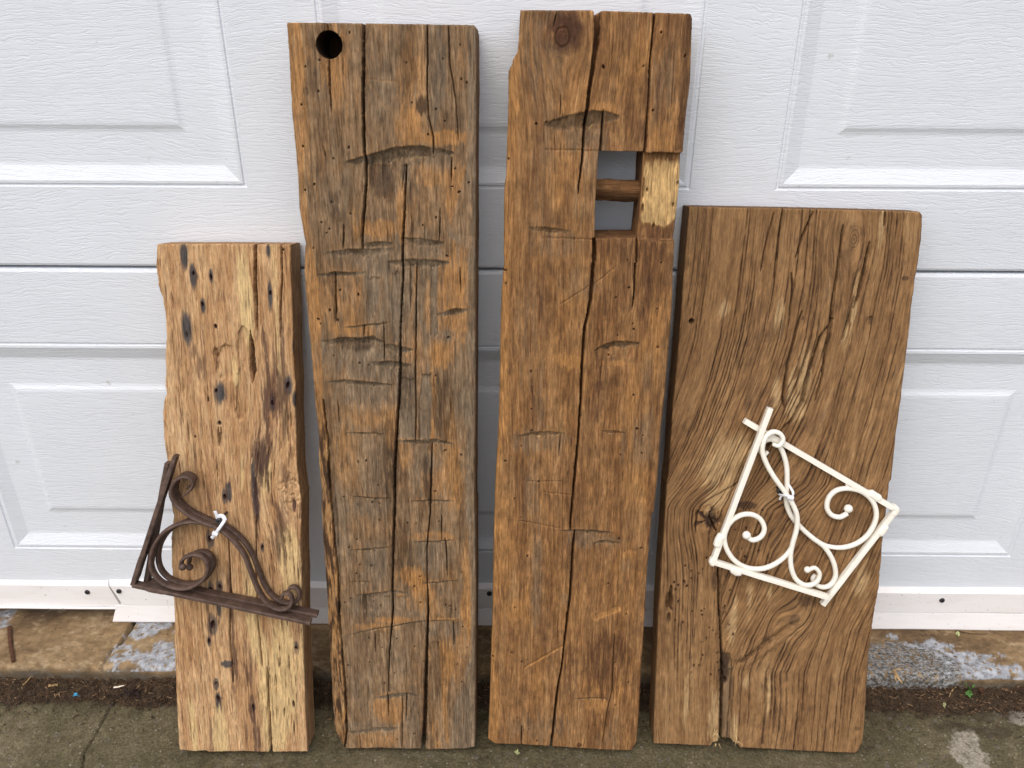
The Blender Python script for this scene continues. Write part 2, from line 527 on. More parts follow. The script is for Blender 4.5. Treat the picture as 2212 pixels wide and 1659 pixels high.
# ------------------------------------------------------------------ garage door
door = empty('garage_door', (0, 0, SILL_Z))
tag(door, 'white steel garage door with embossed wood grain and raised panels', 'garage door')
seam_z = on_door(1100, 584)[2]
bot_z = on_door(1100, 1262)[2] - .012
p_out_b = on_door(1600, 411)[2] - seam_z           # panel outline above the seam, upper section
xl = on_door(717, 408)[0]; xr = on_door(1490, 416)[0]; xn = on_door(1674, 413)[0]
P_W, P_PITCH = xr - xl, xn - xl
z_lt = on_door(1100, 746)[2]; z_lb = on_door(1100, 1194)[2]
SEC_H = seam_z - bot_z
PROF = [(0, 0), (.0012, -.0016), (.0032, -.0018), (.0044, 0.0), (.0075, .0002), (.010, -.0008), (.024, -.0056), (.027, -.0059)]
CB = [(.0615, -.0059), (.0650, -.0053), (.0695, -.0037), (.0730, -.0033)]


def build_section(z0, z1, pz0, pz1, nm='door_section'):
    base = (0, 0, z0)
    xsec = [-2.45, 2.45]
    sec = None
    rects = [(xl + k * P_PITCH, xl + k * P_PITCH + P_W) for k in range(-2, 3)]
    # frame sheet: strips between the panels, rounded at the two edges
    vs, fs = [], []

    def quad(a, b, c, d):
        n = len(vs); vs.extend([a, b, c, d]); fs.append((n, n + 1, n + 2, n + 3))
    edge = [(z0, .012), (z0, .004), (z0 + .0012, .0012), (z0 + .004, 0.0)]
    for (za, ya), (zb, yb) in zip(edge[:-1], edge[1:]): quad((xsec[0], ya, za), (xsec[1], ya, za), (xsec[1], yb, zb), (xsec[0], yb, zb))
    edge = [(z1 - .004, 0.0), (z1 - .0012, .0012), (z1, .004), (z1, .012)]
    for (za, ya), (zb, yb) in zip(edge[:-1], edge[1:]): quad((xsec[0], ya, za), (xsec[1], ya, za), (xsec[1], yb, zb), (xsec[0], yb, zb))
    zA, zB = z0 + .004, z1 - .004
    quad((xsec[0], 0, zA), (xsec[1], 0, zA), (xsec[1], 0, pz0), (xsec[0], 0, pz0))
    quad((xsec[0], 0, pz1), (xsec[1], 0, pz1), (xsec[1], 0, zB), (xsec[0], 0, zB))
    bx = [xsec[0]] + [q for r in rects for q in r] + [xsec[1]]
    for a, b in zip(bx[0::2], bx[1::2]): quad((a, 0, pz0), (b, 0, pz0), (b, 0, pz1), (a, 0, pz1))
    quad((xsec[0], .045, z0), (xsec[0], .045, z1), (xsec[1], .045, z1), (xsec[1], .045, z0))
    quad((xsec[0], .012, z0), (xsec[0], .045, z0), (xsec[1], .045, z0), (xsec[1], .012, z0))
    quad((xsec[0], .012, z1), (xsec[1], .012, z1), (xsec[1], .045, z1), (xsec[0], .045, z1))
    for q in xsec: quad((q, .002, z0 + .002), (q, .045, z0), (q, .045, z1), (q, .002, z1 - .002))
    sec = mesh_obj(nm, vs, fs, M['door'], base, door, smooth=False)
    ring = PROF + CB
    for (a, b) in rects:
        v, f = [], []
        for (e, h) in ring:
            v += [(a + e, -h, pz0 + e), (b - e, -h, pz0 + e), (b - e, -h, pz1 - e), (a + e, -h, pz1 - e)]
        for k in range(len(ring) - 1):
            for q in range(4):
                r = (q + 1) % 4
                f.append((4 * k + q, 4 * k + r, 4 * k + 4 + r, 4 * k + 4 + q))
        m = 4 * (len(ring) - 1); f.append((m, m + 1, m + 2, m + 3))
        mesh_obj('embossed_panel', v, f, M['door'], (a, 0, pz0), sec, smooth=False)
    return sec


build_section(bot_z, seam_z - .0016, z_lb, z_lt)
ph = z_lt - z_lb
for k in range(3):
    z0 = seam_z + .0016 + k * SEC_H
    build_section(z0, z0 + SEC_H - .0032, seam_z + p_out_b + k * SEC_H, seam_z + p_out_b + k * SEC_H + ph)
mesh_obj('door_core', [(-2.45, .012, bot_z), (2.45, .012, bot_z), (2.45, .012, bot_z + 4 * SEC_H), (-2.45, .012, bot_z + 4 * SEC_H)], [(0, 1, 2, 3)], M['seam'], (0, .012, bot_z), door)


def disc_screw(c, nrm, r, h, parent, mat, name='screw', cross=True):
    """pan head with a recessed cross, standing along nrm"""
    c = np.asarray(c, float); n = np.asarray(nrm, float); n /= np.linalg.norm(n)
    a = np.cross(n, (0, 0, 1)); a /= np.linalg.norm(a); b = np.cross(n, a)
    v, f = [], []; K = 20
    prof = [(1.0, -.3), (1.0, .45), (.9, .8), (.65, 1.0)]
    for (rr, hh) in prof:
        for k in range(K):
            t = 2 * math.pi * k / K
            v.append(c + a * r * rr * math.cos(t) + b * r * rr * math.sin(t) + n * h * hh)
    for q in range(len(prof) - 1):
        for k in range(K): f.append((q * K + k, q * K + (k + 1) % K, q * K + K + (k + 1) % K, q * K + K + k))
    # cross recess: inner ring alternates deep (slots) and flat
    base = (len(prof) - 1) * K
    for k in range(K):
        t = 2 * math.pi * k / K
        deep = (k % 5 == 0)
        v.append(c + a * r * .30 * math.cos(t) + b * r * .30 * math.sin(t) + n * h * (.1 if deep else .95))
    for k in range(K): f.append((base + k, base + (k + 1) % K, base + K + (k + 1) % K, base + K + k))
    v.append(c + n * h * 0.0)
    for k in range(K): f.append((base + K + k, base + K + (k + 1) % K, len(v) - 1))
    return mesh_obj(name, v, f, mat, c, parent, smooth=False)


def extr(profile, x0, x1, n=60, jit=.0006, seed=1, skew0=0.0, skew1=0.0):
    """closed (y,z) profile extruded along x with a little waviness"""
    P = np.array(profile); m = len(P)
    v, f = [], []
    zt, zb = P[:, 1].max(), P[:, 1].min()
    for i in range(n + 1):
        t = i / n
        x = x0 + (x1 - x0) * t
        dy = jit * float(gnoise(x * 6, 0, seed)); dz = jit * float(gnoise(x * 5, 3, seed + 1))
        for (y, z) in P:
            q = (zt - z) / max(zt - zb, 1e-6)
            xx = x + (skew0 * q if i == 0 else 0) + (skew1 * q if i == n else 0)
            v.append((xx, y + dy, z + dz))
    for i in range(n):
        for k in range(m):
            l = (k + 1) % m
            f.append((i * m + k, i * m + l, (i + 1) * m + l, (i + 1) * m + k))
    f.append(tuple(range(m))[::-1]); f.append(tuple(n * m + k for k in range(m)))
    return v, f


# bottom rail of the door: two lengths of white strip, screwed on, with a rubber lip
yj = on_door(231, 1280, -.012)[0]
zt = on_door(100, 1253, 0)[2]; zc = on_door(100, 1265, -.006)[2]; zb = on_door(100, 1308, -.006)[2]
LD = .0
pf = [(.02, zt), (-.0005, zt), (-.0058, zc), (-.0065, zb), (.02, zb)]
v, f = extr(pf, -2.4, yj - .0005, 60, .0008, 4, skew1=.012)
s1 = mesh_obj('bottom_strip', v, f, M['trim'], (-1.3, 0, zb), door, smooth=False)
zt2 = on_door(1100, 1262, -.001)[2] + .001; zc2 = on_door(1100, 1274, -.0075)[2]; zb2 = on_door(1100, 1315, -.008)[2] + .001
pf = [(.022, zt2), (-.0015, zt2), (-.0074, zc2), (-.0082, zb2), (.022, zb2)]
v, f = extr(pf, yj + .002, 2.4, 80, .0008, 5, skew0=.014)
s2 = mesh_obj('bottom_strip', v, f, M['trim'], (.7, 0, zb2), door, smooth=False)
zl = on_door(100, 1314, -.009)[2]
pf = [(.01, zb - .0012), (-.0055, zb - .0012), (-.0105, zl + .001), (-.0095, zl - .0012), (.01, zl - .0005)]
v, f = extr(pf, -2.4, yj + .004, 60, .0014, 6)
mesh_obj('bottom_seal', v, f, M['trim'], (-1.3, 0, zl), door, smooth=False)
lip = on_level(1100, 1346, SILL_Z + .0012)[1]
print('LIP', lip, zb2)
pf = [(.012, zb2 - .0016), (-.0066, zb2 - .0016), (-.0076, zb2 - .003), (lip - .006, SILL_Z + .0030), (lip - .005, SILL_Z + .0008), (.012, SILL_Z + .0008)]
v, f = extr(pf, yj + .006, 2.4, 80, .0008, 8, skew0=-.010)
mesh_obj('bottom_seal', v, f, M['trim'], (.7, 0, SILL_Z), door, smooth=False)
for (px, py, par, yy) in ((*GL((692, 265))[0], s1, -.0062), (*GL((942, 258))[0], s2, -.0078), (*B3((1395, 516))[0], s2, -.0078), (*GR((875, 330))[0], s2, -.0078)):
    disc_screw(on_door(px, py, yy), (0, -1, .08), .0038, .0022, par, M['screw'])

# ------------------------------------------------------------------ soil line and litter between sill and driveway
bx, bf = [], []
SF, SB = -.150, -.0985


def soil_front(x): return .46 + .50 * fbm(x * 9, x * 0 + 2, 61, 4, .6) + .22 * fbm(x * 70, x * 0 + 4, 62, 3)


def soil_h(x, y):
    q = (y - SF) / (SB - SF); fr = soil_front(x)
    z = -.004 + .004 * sstep(fr - .12, fr, q) + .018 * sstep(fr - .05, 1.05, q) + .005 * fbm(x * 45, y * 45, 63, 4) * sstep(fr - .1, fr + .2, q)
    return np.where(q < fr - .12, -.006, z)


fxs = np.arange(-.85, .85, .0026); fys = np.linspace(SF, SB, 26)
X, Y = np.meshgrid(fxs, fys)
Z = soil_h(X, Y)
nv0 = X.size
verts = np.stack([X, Y, Z], -1).reshape(-1, 3)
faces = grid_faces(len(fxs), len(fys))
mesh_pts = [verts]; mesh_fc = [faces]
cnt = nv0


def litter(n, lo, hi, wdt, seed, z0=.004, zs=.006):
    global cnt
    r = np.random.default_rng(seed)
    x = r.uniform(-.80, .80, n); fr = SF + (SB - SF) * (soil_front(x) - .08)
    y = fr + (SB - fr) * r.random(n) ** .8 - np.where(r.random(n) < .14, r.exponential(.018, n), 0)
    y = np.minimum(y, SB - .0015)
    hgt = np.maximum(soil_h(x, y), 0) + .0012
    a = r.uniform(0, math.pi, n); L = r.uniform(lo, hi, n) / 2
    tl = r.uniform(-.35, .35, n)
    d = np.stack([np.cos(a) * np.cos(tl), np.sin(a) * np.cos(tl), np.sin(tl)], -1)
    s = np.stack([-np.sin(a), np.cos(a), np.zeros(n)], -1)
    c = np.stack([x, y, hgt + r.uniform(.0, .003, n) + L * np.abs(np.sin(tl))], -1)
    w = (wdt * r.uniform(.5, 1.3, n))[:, None]
    Ld = d * L[:, None]
    up = np.array([0, 0, 1.0]) * w * .8
    vv = np.stack([c - Ld - s * w, c - Ld + s * w, c - Ld + up, c + Ld - s * w, c + Ld + s * w, c + Ld + up], 1).reshape(-1, 3)
    b = cnt + np.arange(n)[:, None] * 6
    ff = np.concatenate([b + np.array([[0, 3, 5, 2]]), b + np.array([[1, 2, 5, 4]]), b + np.array([[0, 1, 4, 3]])], 0)
    cnt += n * 6
    return vv, ff


SOIL_O = (0, -.12, 0)
soil = mesh_obj('soil', verts, faces, M['soil'], SOIL_O)
tag(soil, kind='stuff')
cnt = 0
vA, fA = litter(7500, .003, .011, .00035, 5)
ned = mesh_obj('dead_needles', vA, fA, M['needle'], SOIL_O, smooth=False); tag(ned, kind='stuff')
cnt = 0
vA, fA = litter(4200, .0015, .005, .0010, 9)
crumb = mesh_obj('soil_crumbs', vA, fA, M['soil'], SOIL_O, smooth=False); tag(crumb, kind='stuff')
cnt = 0
vA, fA = litter(900, .002, .008, .0007, 15)
bits = mesh_obj('bark_bits', vA, fA, M['bits'], SOIL_O, smooth=False); tag(bits, kind='stuff')


# ------------------------------------------------------------------ timbers
class Face:
    """front face of a timber that stands on its back bottom edge and leans on the door"""

    def __init__(s, bot, top, t):
        s.t = t

        def fr(th):
            O = on_level(bot[0], bot[1], t * math.sin(th) + .0005)
            V = np.array([0, math.sin(th), math.cos(th)]); N = np.array([0, -math.cos(th), math.sin(th)])
            P = on_plane(top[0], top[1], O, N)
            return O, V, N, P[1] + t * math.cos(th)
        lo, hi = 0.0, .5
        for _ in range(50):
            m = (lo + hi) / 2
            if fr(m)[3] < -.0025: lo = m
            else: hi = m
        s.th = m
        s.O, s.V, s.N, _ = fr(m)
        s.O = s.O.copy(); s.U = np.array([1.0, 0, 0])

    def p(s, x, y, w=0.0):
        q = on_plane(x, y, s.O + s.N * w, s.N) - s.O
        return np.array([q @ s.U, q @ s.V])

    def pts(s, L, w=0.0):
        return np.array([list(s.p(q[0], q[1], w)) + list(q[2:]) for q in L])

    def to3(s, u, v, w):
        u = np.asarray(u)[..., None]; v = np.asarray(v)[..., None]; w = np.asarray(w)[..., None]
        return s.O + u * s.U + v * s.V + w * s.N


MM = .001
PX = .00060          # one picture unit on the timbers, metres


class Grid:
    pass


def interp_poly(v, P):
    o = np.argsort(P[:, 1])
    return np.interp(v, P[o, 1], P[o, 0])


def crack(G, pts, depth, wscale=1.0, lip=.35, seed=0, taper=(True, True), wob=.5, dirt_shade=.6):
    """vertical split: points (x, y, width in picture units)"""
    P = G.F.pts(pts)
    o = np.argsort(P[:, 1]); P = P[o]
    v0, v1 = P[0, 1], P[-1, 1]
    rows = (G.v >= v0 - .001) & (G.v <= v1 + .001)
    v = G.v[rows]
    uc = np.interp(v, P[:, 1], P[:, 0]) + wob * MM * fbm(v * 90, v * 0 + seed, 71 + seed, 3) + .25 * wob * MM * gnoise(v * 500, v * 0, seed)
    hw = np.interp(v, P[:, 1], P[:, 2]) * PX * .5 * wscale
    hw = hw * (1 + .35 * fbm(v * 120, v * 0, 77 + seed, 3))
    e = np.ones_like(v)
    if taper[0]: e = np.minimum(e, (v - v0) / .012)
    if taper[1]: e = np.minimum(e, (v1 - v) / .012)
    e = np.clip(e, 0, 1) ** .5
    hw = hw * e
    du = np.abs(G.u[rows] - uc)
    dx = G.dx
    pr = np.clip(1 - (du - hw) / (dx * .9), 0, 1) * np.clip(hw / (dx * .5), 0, 1)
    w = G.w[rows]
    w = w - lip * MM * np.exp(-np.maximum(du - hw, 0) / (1.4 * MM)) * e
    G.w[rows] = np.where(pr > 0, np.minimum(w, w - depth * pr), w)
    G.tone[rows, 1] = np.maximum(G.tone[rows, 1], dirt_shade * pr)  # split coloured dark inside, standing in for its shade


def adze(G, pts, h, depth, tail=.035, grey=.75, seed=0, below=.35):
    """axe bite: an undercut face that leans in below the line, then a long flat rising to the surface"""
    P = G.F.pts(pts)
    o = np.argsort(P[:, 0]); P = P[o]
    u0, u1 = P[0, 0], P[-1, 0]
    h = h * PX * 1.6; depth = depth * 1.4
    m = (G.u > u0) & (G.u < u1) & (G.v < P[:, 1].max() + .004) & (G.v > P[:, 1].min() - h - tail - .01)
    u, v = G.u[m], G.v[m]
    ve = np.interp(u, P[:, 0], P[:, 1]) + .6 * MM * fbm(u * 160, u * 0 + seed, 91 + seed, 3)
    q = (u - u0) / (u1 - u0)
    l = np.clip(np.sin(np.pi * np.clip(q, 0, 1)), 0, 1) ** .55
    hh = np.maximum(h * l * (1 + .25 * fbm(u * 110, u * 0, 93 + seed, 2)), .0004); dd = depth * l
    b = ve - v
    rag = .9 * MM * np.abs(fbm(u * 420, v * 20, 95 + seed, 2))          # ragged lower lip
    hh2 = np.maximum(hh - rag, .0003)
    inl = (b > 0) & (b <= hh2)
    tl = (b > hh2) & (b < hh2 + tail)
    x = np.clip((b - hh2) / tail, 0, 1)
    dd = dd * np.clip(.75 + 1.0 * fbm(u * 55, u * 0 + seed, 97 + seed, 3), .12, 1.2)
    hh2 = hh2 * np.clip(.95 + .5 * fbm(u * 70, u * 0 + seed, 98 + seed, 3), .5, 1.3); inl = (b > 0) & (b <= hh2); tl = (b > hh2) & (b < hh2 + tail)
    dw = np.where(inl, -dd * np.clip(b / hh2, 0, 1) ** .55, np.where(tl, -dd * .72 * (1 - x) ** 1.6, 0))
    G.w[m] += dw
    t = G.tone[m]
    gl = np.where(inl, grey, np.where(tl, below * 1.5 * grey * (1 - x) ** 1.3 * l * np.clip(.7 + 1.3 * fbm(u * 130, v * 26, 96 + seed, 3), 0, 1.2), 0))
    t[:, 0] = np.maximum(t[:, 0], gl)
    t[:, 3] = np.where(inl, t[:, 3] * .1, t[:, 3])
    t[:, 2] = np.maximum(t[:, 2], np.where((b > hh2) & (b < hh2 + .0014), .4 * l * (fbm(u * 330, v * 30, 99 + seed, 2) > .1), 0))
    lip = np.where((b < 0) & (b > -.006), (1 + b / .006) * .55 * l, 0)
    t[:, 3] = np.maximum(t[:, 3], lip)
    G.tone[m] = t


def blob(G, x, y, rx, ry, ch, s=1.0, rag=.55, seed=0, soft=.25):
    c = G.F.p(x, y)
    rx *= PX; ry *= PX
    m = (np.abs(G.u - c[0]) < rx * 2) & (np.abs(G.v - c[1]) < ry * 2)
    if not m.any(): return
    u, v = G.u[m], G.v[m]
    d = np.hypot((u - c[0]) / rx, (v - c[1]) / ry) + rag * fbm(G.g[m] * 260, v * 26, 101 + seed, 4, .6)
    k = sstep(1 + soft, 1 - soft, d) * s
    G.tone[m, ch] = np.maximum(G.tone[m, ch], k)


def pit(G, x, y, r, depth=.006, ell_=1.0, stain_shade=0.0, ang=0.0):
    c = G.F.p(x, y)
    r = max(r * PX, .00066)
    m = (np.abs(G.u - c[0]) < r * 4 * max(1, ell_)) & (np.abs(G.v - c[1]) < r * 4 * max(1, ell_))
    du, dv = G.u[m] - c[0], G.v[m] - c[1]
    ca, sa = math.cos(ang), math.sin(ang)
    a = du * ca + dv * sa; b = -du * sa + dv * ca
    d = np.hypot(a, b / ell_)
    G.w[m] -= depth * sstep(r * 1.25, r * .55, d)
    if stain_shade:
        G.tone[m, 1] = np.maximum(G.tone[m, 1], stain_shade * sstep(r * 1.9, r * .8, d))  # dark colour for the hole's inner shade, together with real staining


def level_check(G, c, v0, v1, hw, depth, seed, stain_shade=.5, brk=1.1):
    """a split that follows the grain: a level line of the grain coordinate"""
    m = (G.v > v0) & (G.v < v1) & (np.abs(G.g - c) < .004)
    if not m.any(): return
    v = G.v[m]
    e = np.clip(np.minimum(v - v0, v1 - v) / ((v1 - v0) * .3), 0, 1) ** .6
    k = np.clip(.65 + .22 * (1.1 - brk) + brk * fbm(v * 45, v * 0 + seed, seed, 3), 0, 1.3) * e
    d = np.abs(G.g[m] - c + .4 * MM * fbm(v * 120, v * 0, seed + 3, 2))
    pr = np.clip(1 - (d - hw * k) / (G.dx * .9), 0, 1) * np.clip(k * 1.5, 0, 1)
    G.w[m] -= depth * pr * np.clip(k, 0, 1)
    G.tone[m, 1] = np.maximum(G.tone[m, 1], stain_shade * pr * np.clip(k, 0, 1))


def pinch(G, x, y, R, k=1.0, sy=1.0):
    """grain lines part around a knot"""
    c = G.F.p(x, y); R *= PX
    du = G.u - c[0]; dv = (G.v - c[1]) / sy
    r2 = du * du + dv * dv
    G.g = G.g - k * du * np.exp(-r2 / (R * R))


def timber(name, label, cat, F, left, right, top, bottom, mat, nx, ny, features, holes=(), fray=.4, edge=(2.0, 2.0), relief=(.25, .12), warp=1.0, base_tone=None, walltone=None):
    G = Grid(); G.F = F
    L, R, T, B = F.pts(left), F.pts(right), F.pts(top), F.pts(bottom)
    T = T[np.argsort(T[:, 0])]; B = B[np.argsort(B[:, 0])]
    s = np.linspace(0, 1, nx)[None, :]; t = np.linspace(0, 1, ny)[:, None]
    ub = B[0, 0] + (B[-1, 0] - B[0, 0]) * s; ut = T[0, 0] + (T[-1, 0] - T[0, 0]) * s
    vb = np.interp(ub, B[:, 0], B[:, 1]) + .5 * MM * fbm(ub * 260, ub * 0, 7, 3)
    vt = np.interp(ut, T[:, 0], T[:, 1]) + .35 * MM * fbm(ut * 300, ut * 0, 8, 3)
    v = vb + (vt - vb) * t
    uL = interp_poly(v, L) + fray * MM * fbm(v * 130, v * 0, 11, 4, .65)
    uR = interp_poly(v, R) + fray * MM * fbm(v * 130, v * 0 + 5, 12, 4, .65)
    u = uL + (uR - uL) * s
    G.u, G.v, G.s = u, v, s + 0 * v
    G.eL, G.eR = u - uL, uR - u
    G.eT, G.eB = (vt - v), (v - vb)
    G.dx = float(np.mean(uR - uL)) / (nx - 1)
    G.w = np.zeros_like(u)
    G.tone = np.zeros((*u.shape, 4))
    if base_tone: G.tone[:] = base_tone
    G.g = u + warp * (4 * MM * fbm(u * 9, v * 2.2, 21, 2) + 1.0 * MM * fbm(u * 50, v * 12, 22, 2))
    if features.get('grain'): features['grain'](G)
    G.w += relief[0] * MM * fbm(G.g * 420, v * 9, 31, 3) + relief[1] * MM * fbm(G.g * 1100, v * 30, 32, 2) + .5 * MM * fbm(G.g * 40, v * 6, 33, 3)
    for e_, r_ in ((G.eL, edge[0]), (G.eR, edge[1]), (G.eT, 1.2), (G.eB, 1.2)):
        r = r_ * MM * (1 + .6 * fbm(G.v * 40 + G.u * 40, G.v * 5, 35, 3))
        x = np.clip(1 - e_ / np.maximum(r, 1e-5), 0, 1)
        G.w -= r * (1 - np.sqrt(np.clip(1 - x * x, 0, 1)))
    features['face'](G)
    keep = np.ones((ny - 1, nx - 1), bool)
    blind = None
    uu, vv = u.copy(), v.copy()
    for kind, hp in holes:
        if kind == 'round':
            c = F.p(hp[0], hp[1]); r = hp[2] * PX
            cu = (u[:-1, :-1] + u[1:, 1:]) / 2; cv = (v[:-1, :-1] + v[1:, 1:]) / 2
            keep &= np.hypot(cu - c[0], cv - c[1]) > r
            blind = keep.copy()
            d = np.hypot(u - c[0], v - c[1]); m = np.abs(d - r) < .0011
            uu[m] = c[0] + (u[m] - c[0]) / d[m] * r; vv[m] = c[1] + (v[m] - c[1]) / d[m] * r
        else:
            P = F.pts(hp)
            cu = (u[:-1, :-1] + u[1:, 1:]) / 2; cv = (v[:-1, :-1] + v[1:, 1:]) / 2

            def inside(a, b):
                r = np.zeros(a.shape, bool); n = len(P)
                for i in range(n):
                    x0, y0 = P[i][:2]; x1, y1 = P[(i + 1) % n][:2]
                    cnd = ((y0 > b) != (y1 > b)) & (a < (x1 - x0) * (b - y0) / (y1 - y0 + 1e-12) + x0)
                    r ^= cnd
                return r
            bbx = (cu > P[:, 0].min()) & (cu < P[:, 0].max()) & (cv > P[:, 1].min()) & (cv < P[:, 1].max())
            ins = np.zeros(cu.shape, bool); ins[bbx] = inside(cu[bbx], cv[bbx])
            keep &= ~ins
            # snap the rim of the opening onto the outline
            rim = np.zeros(u.shape, int)
            for a in (0, 1):
                for b in (0, 1): rim[a:ny - 1 + a, b:nx - 1 + b] += ins
            m = (rim > 0) & (rim < 4)
            pu, pv = u[m], v[m]; bd = np.full(pu.shape, 9.0); bu, bv = pu.copy(), pv.copy()
            for i in range(len(P)):
                x0, y0 = P[i][:2]; x1, y1 = P[(i + 1) % len(P)][:2]
                dx_, dy_ = x1 - x0, y1 - y0
                k = np.clip(((pu - x0) * dx_ + (pv - y0) * dy_) / (dx_ ** 2 + dy_ ** 2), 0, 1)
                qu, qv = x0 + k * dx_, y0 + k * dy_; d = np.hypot(pu - qu, pv - qv)
                c_ = d < bd; bd[c_] = d[c_]; bu[c_] = qu[c_]; bv[c_] = qv[c_]
            uu[m], vv[m] = bu, bv
    q = grid_faces(nx, ny).reshape(ny - 1, nx - 1, 4)[keep]
    N0 = nx * ny
    a = np.concatenate([q[:, [0, 1]], q[:, [1, 2]], q[:, [2, 3]], q[:, [3, 0]]], 0).astype(np.int64)
    key = a[:, 0] * N0 + a[:, 1]; rev = a[:, 1] * N0 + a[:, 0]
    be = a[~np.isin(key, rev)]
    bv_ids = np.unique(be)
    pos = {}
    idx = np.full(N0, -1); idx[bv_ids] = np.arange(len(bv_ids))
    NR = 9
    t_ = F.t
    fu, fv, fw = uu.ravel(), vv.ravel(), G.w.ravel()
    fg = G.g.ravel(); ft = G.tone.reshape(-1, 4)
    V3 = [F.to3(fu, fv, fw)]
    GR_ = [np.stack([fg, fv, fw], -1)]
    TN = [ft]
    bu, bvv, bw, bg_, bt = fu[bv_ids], fv[bv_ids], fw[bv_ids], fg[bv_ids], ft[bv_ids]
    cu0 = .5 * (interp_poly(bvv, L) + interp_poly(bvv, R))
    isout = (np.isin(bv_ids, np.concatenate([np.arange(ny) * nx, np.arange(ny) * nx + nx - 1, np.arange(nx), (ny - 1) * nx + np.arange(nx)])))
    sgn = np.where(isout, np.sign(bu - cu0), 0)
    vmid = .5 * (vb.mean() + vt.mean())
    endm = np.isin(bv_ids, np.concatenate([np.arange(nx), (ny - 1) * nx + np.arange(nx)]))
    for k in range(1, NR + 1):
        kk = k / NR
        w = bw + (-t_ - bw) * kk
        j = .0009 * fbm(w * 160 + bu * 3, bvv * 14, 131, 3) * np.where(isout, 1, .8)
        uo = bu + np.where(sgn != 0, sgn * j, j)
        V3.append(F.to3(uo, bvv + np.where(endm, .4 * MM * gnoise(bu * 300, w * 300, 137), 0), w))
        GR_.append(np.stack([bg_ + np.where(endm, 0, sgn * (-(w)) * 1.0), bvv + np.where(endm, w * 20, 0), w], -1))
        tt = bt * .5
        if walltone is not None: tt = np.maximum(tt * 0 + np.array(walltone), 0)
        tt = np.where(isout[:, None], tt, np.array([0, .95 if blind is not None else .45, 0, 0 if blind is not None else .25])[None, :])  # bored hole's walls coloured near black in place of inner shade
        TN.append(tt)
    W = []
    nb = len(bv_ids)
    ea, eb = be[:, 0], be[:, 1]
    pa, pb = ea, eb
    for k in range(NR):
        na, nb_ = N0 + k * nb + idx[ea], N0 + k * nb + idx[eb]
        W.append(np.stack([pb, pa, na, nb_], -1)); pa, pb = na, nb_
    W = np.concatenate(W, 0)
    # back sheet
    si = np.unique(np.concatenate([np.arange(0, nx, 14), [nx - 1]])); sj = np.unique(np.concatenate([np.arange(0, ny, 14), [ny - 1]]))
    bu2 = fu.reshape(ny, nx)[np.ix_(sj, si)]; bv2 = fv.reshape(ny, nx)[np.ix_(sj, si)]
    base = N0 + NR * nb
    kq = []
    for jj in range(len(sj) - 1):
        for ii in range(len(si) - 1):
            if blind is not None or keep[sj[jj]:sj[jj + 1], si[ii]:si[ii + 1]].all():
                p = base + jj * len(si) + ii
                kq.append((p, p + len(si), p + len(si) + 1, p + 1))
    V3.append(F.to3(bu2.ravel(), bv2.ravel(), np.full(bu2.size, -t_)))
    GR_.append(np.stack([bu2.ravel(), bv2.ravel(), np.full(bu2.size, -t_)], -1)); TN.append(np.zeros((bu2.size, 4)) + np.array([0, 1.0 if blind is not None else 0, 0, 0]))  # sheet closing the bored hole is painted dark as its deep shade
    faces = np.concatenate([q, W, np.array(kq)], 0)
    sm = np.concatenate([np.ones(len(q)), np.zeros(len(W)), np.zeros(len(kq))])
    o = mesh_obj(name, np.concatenate([x.reshape(-1, 3) for x in V3], 0), faces, mat, F.O, None, sm,
                 {'grain': ('FLOAT_VECTOR', np.concatenate(GR_, 0)), 'tone': ('FLOAT_COLOR', np.clip(np.concatenate(TN, 0), 0, 1))})
    tag(o, label, cat, 'old timbers leaning against the garage door')
    return o


# ---- first timber: short pale beam
FA = Face((530, 1624), (480, 527.5), .042)


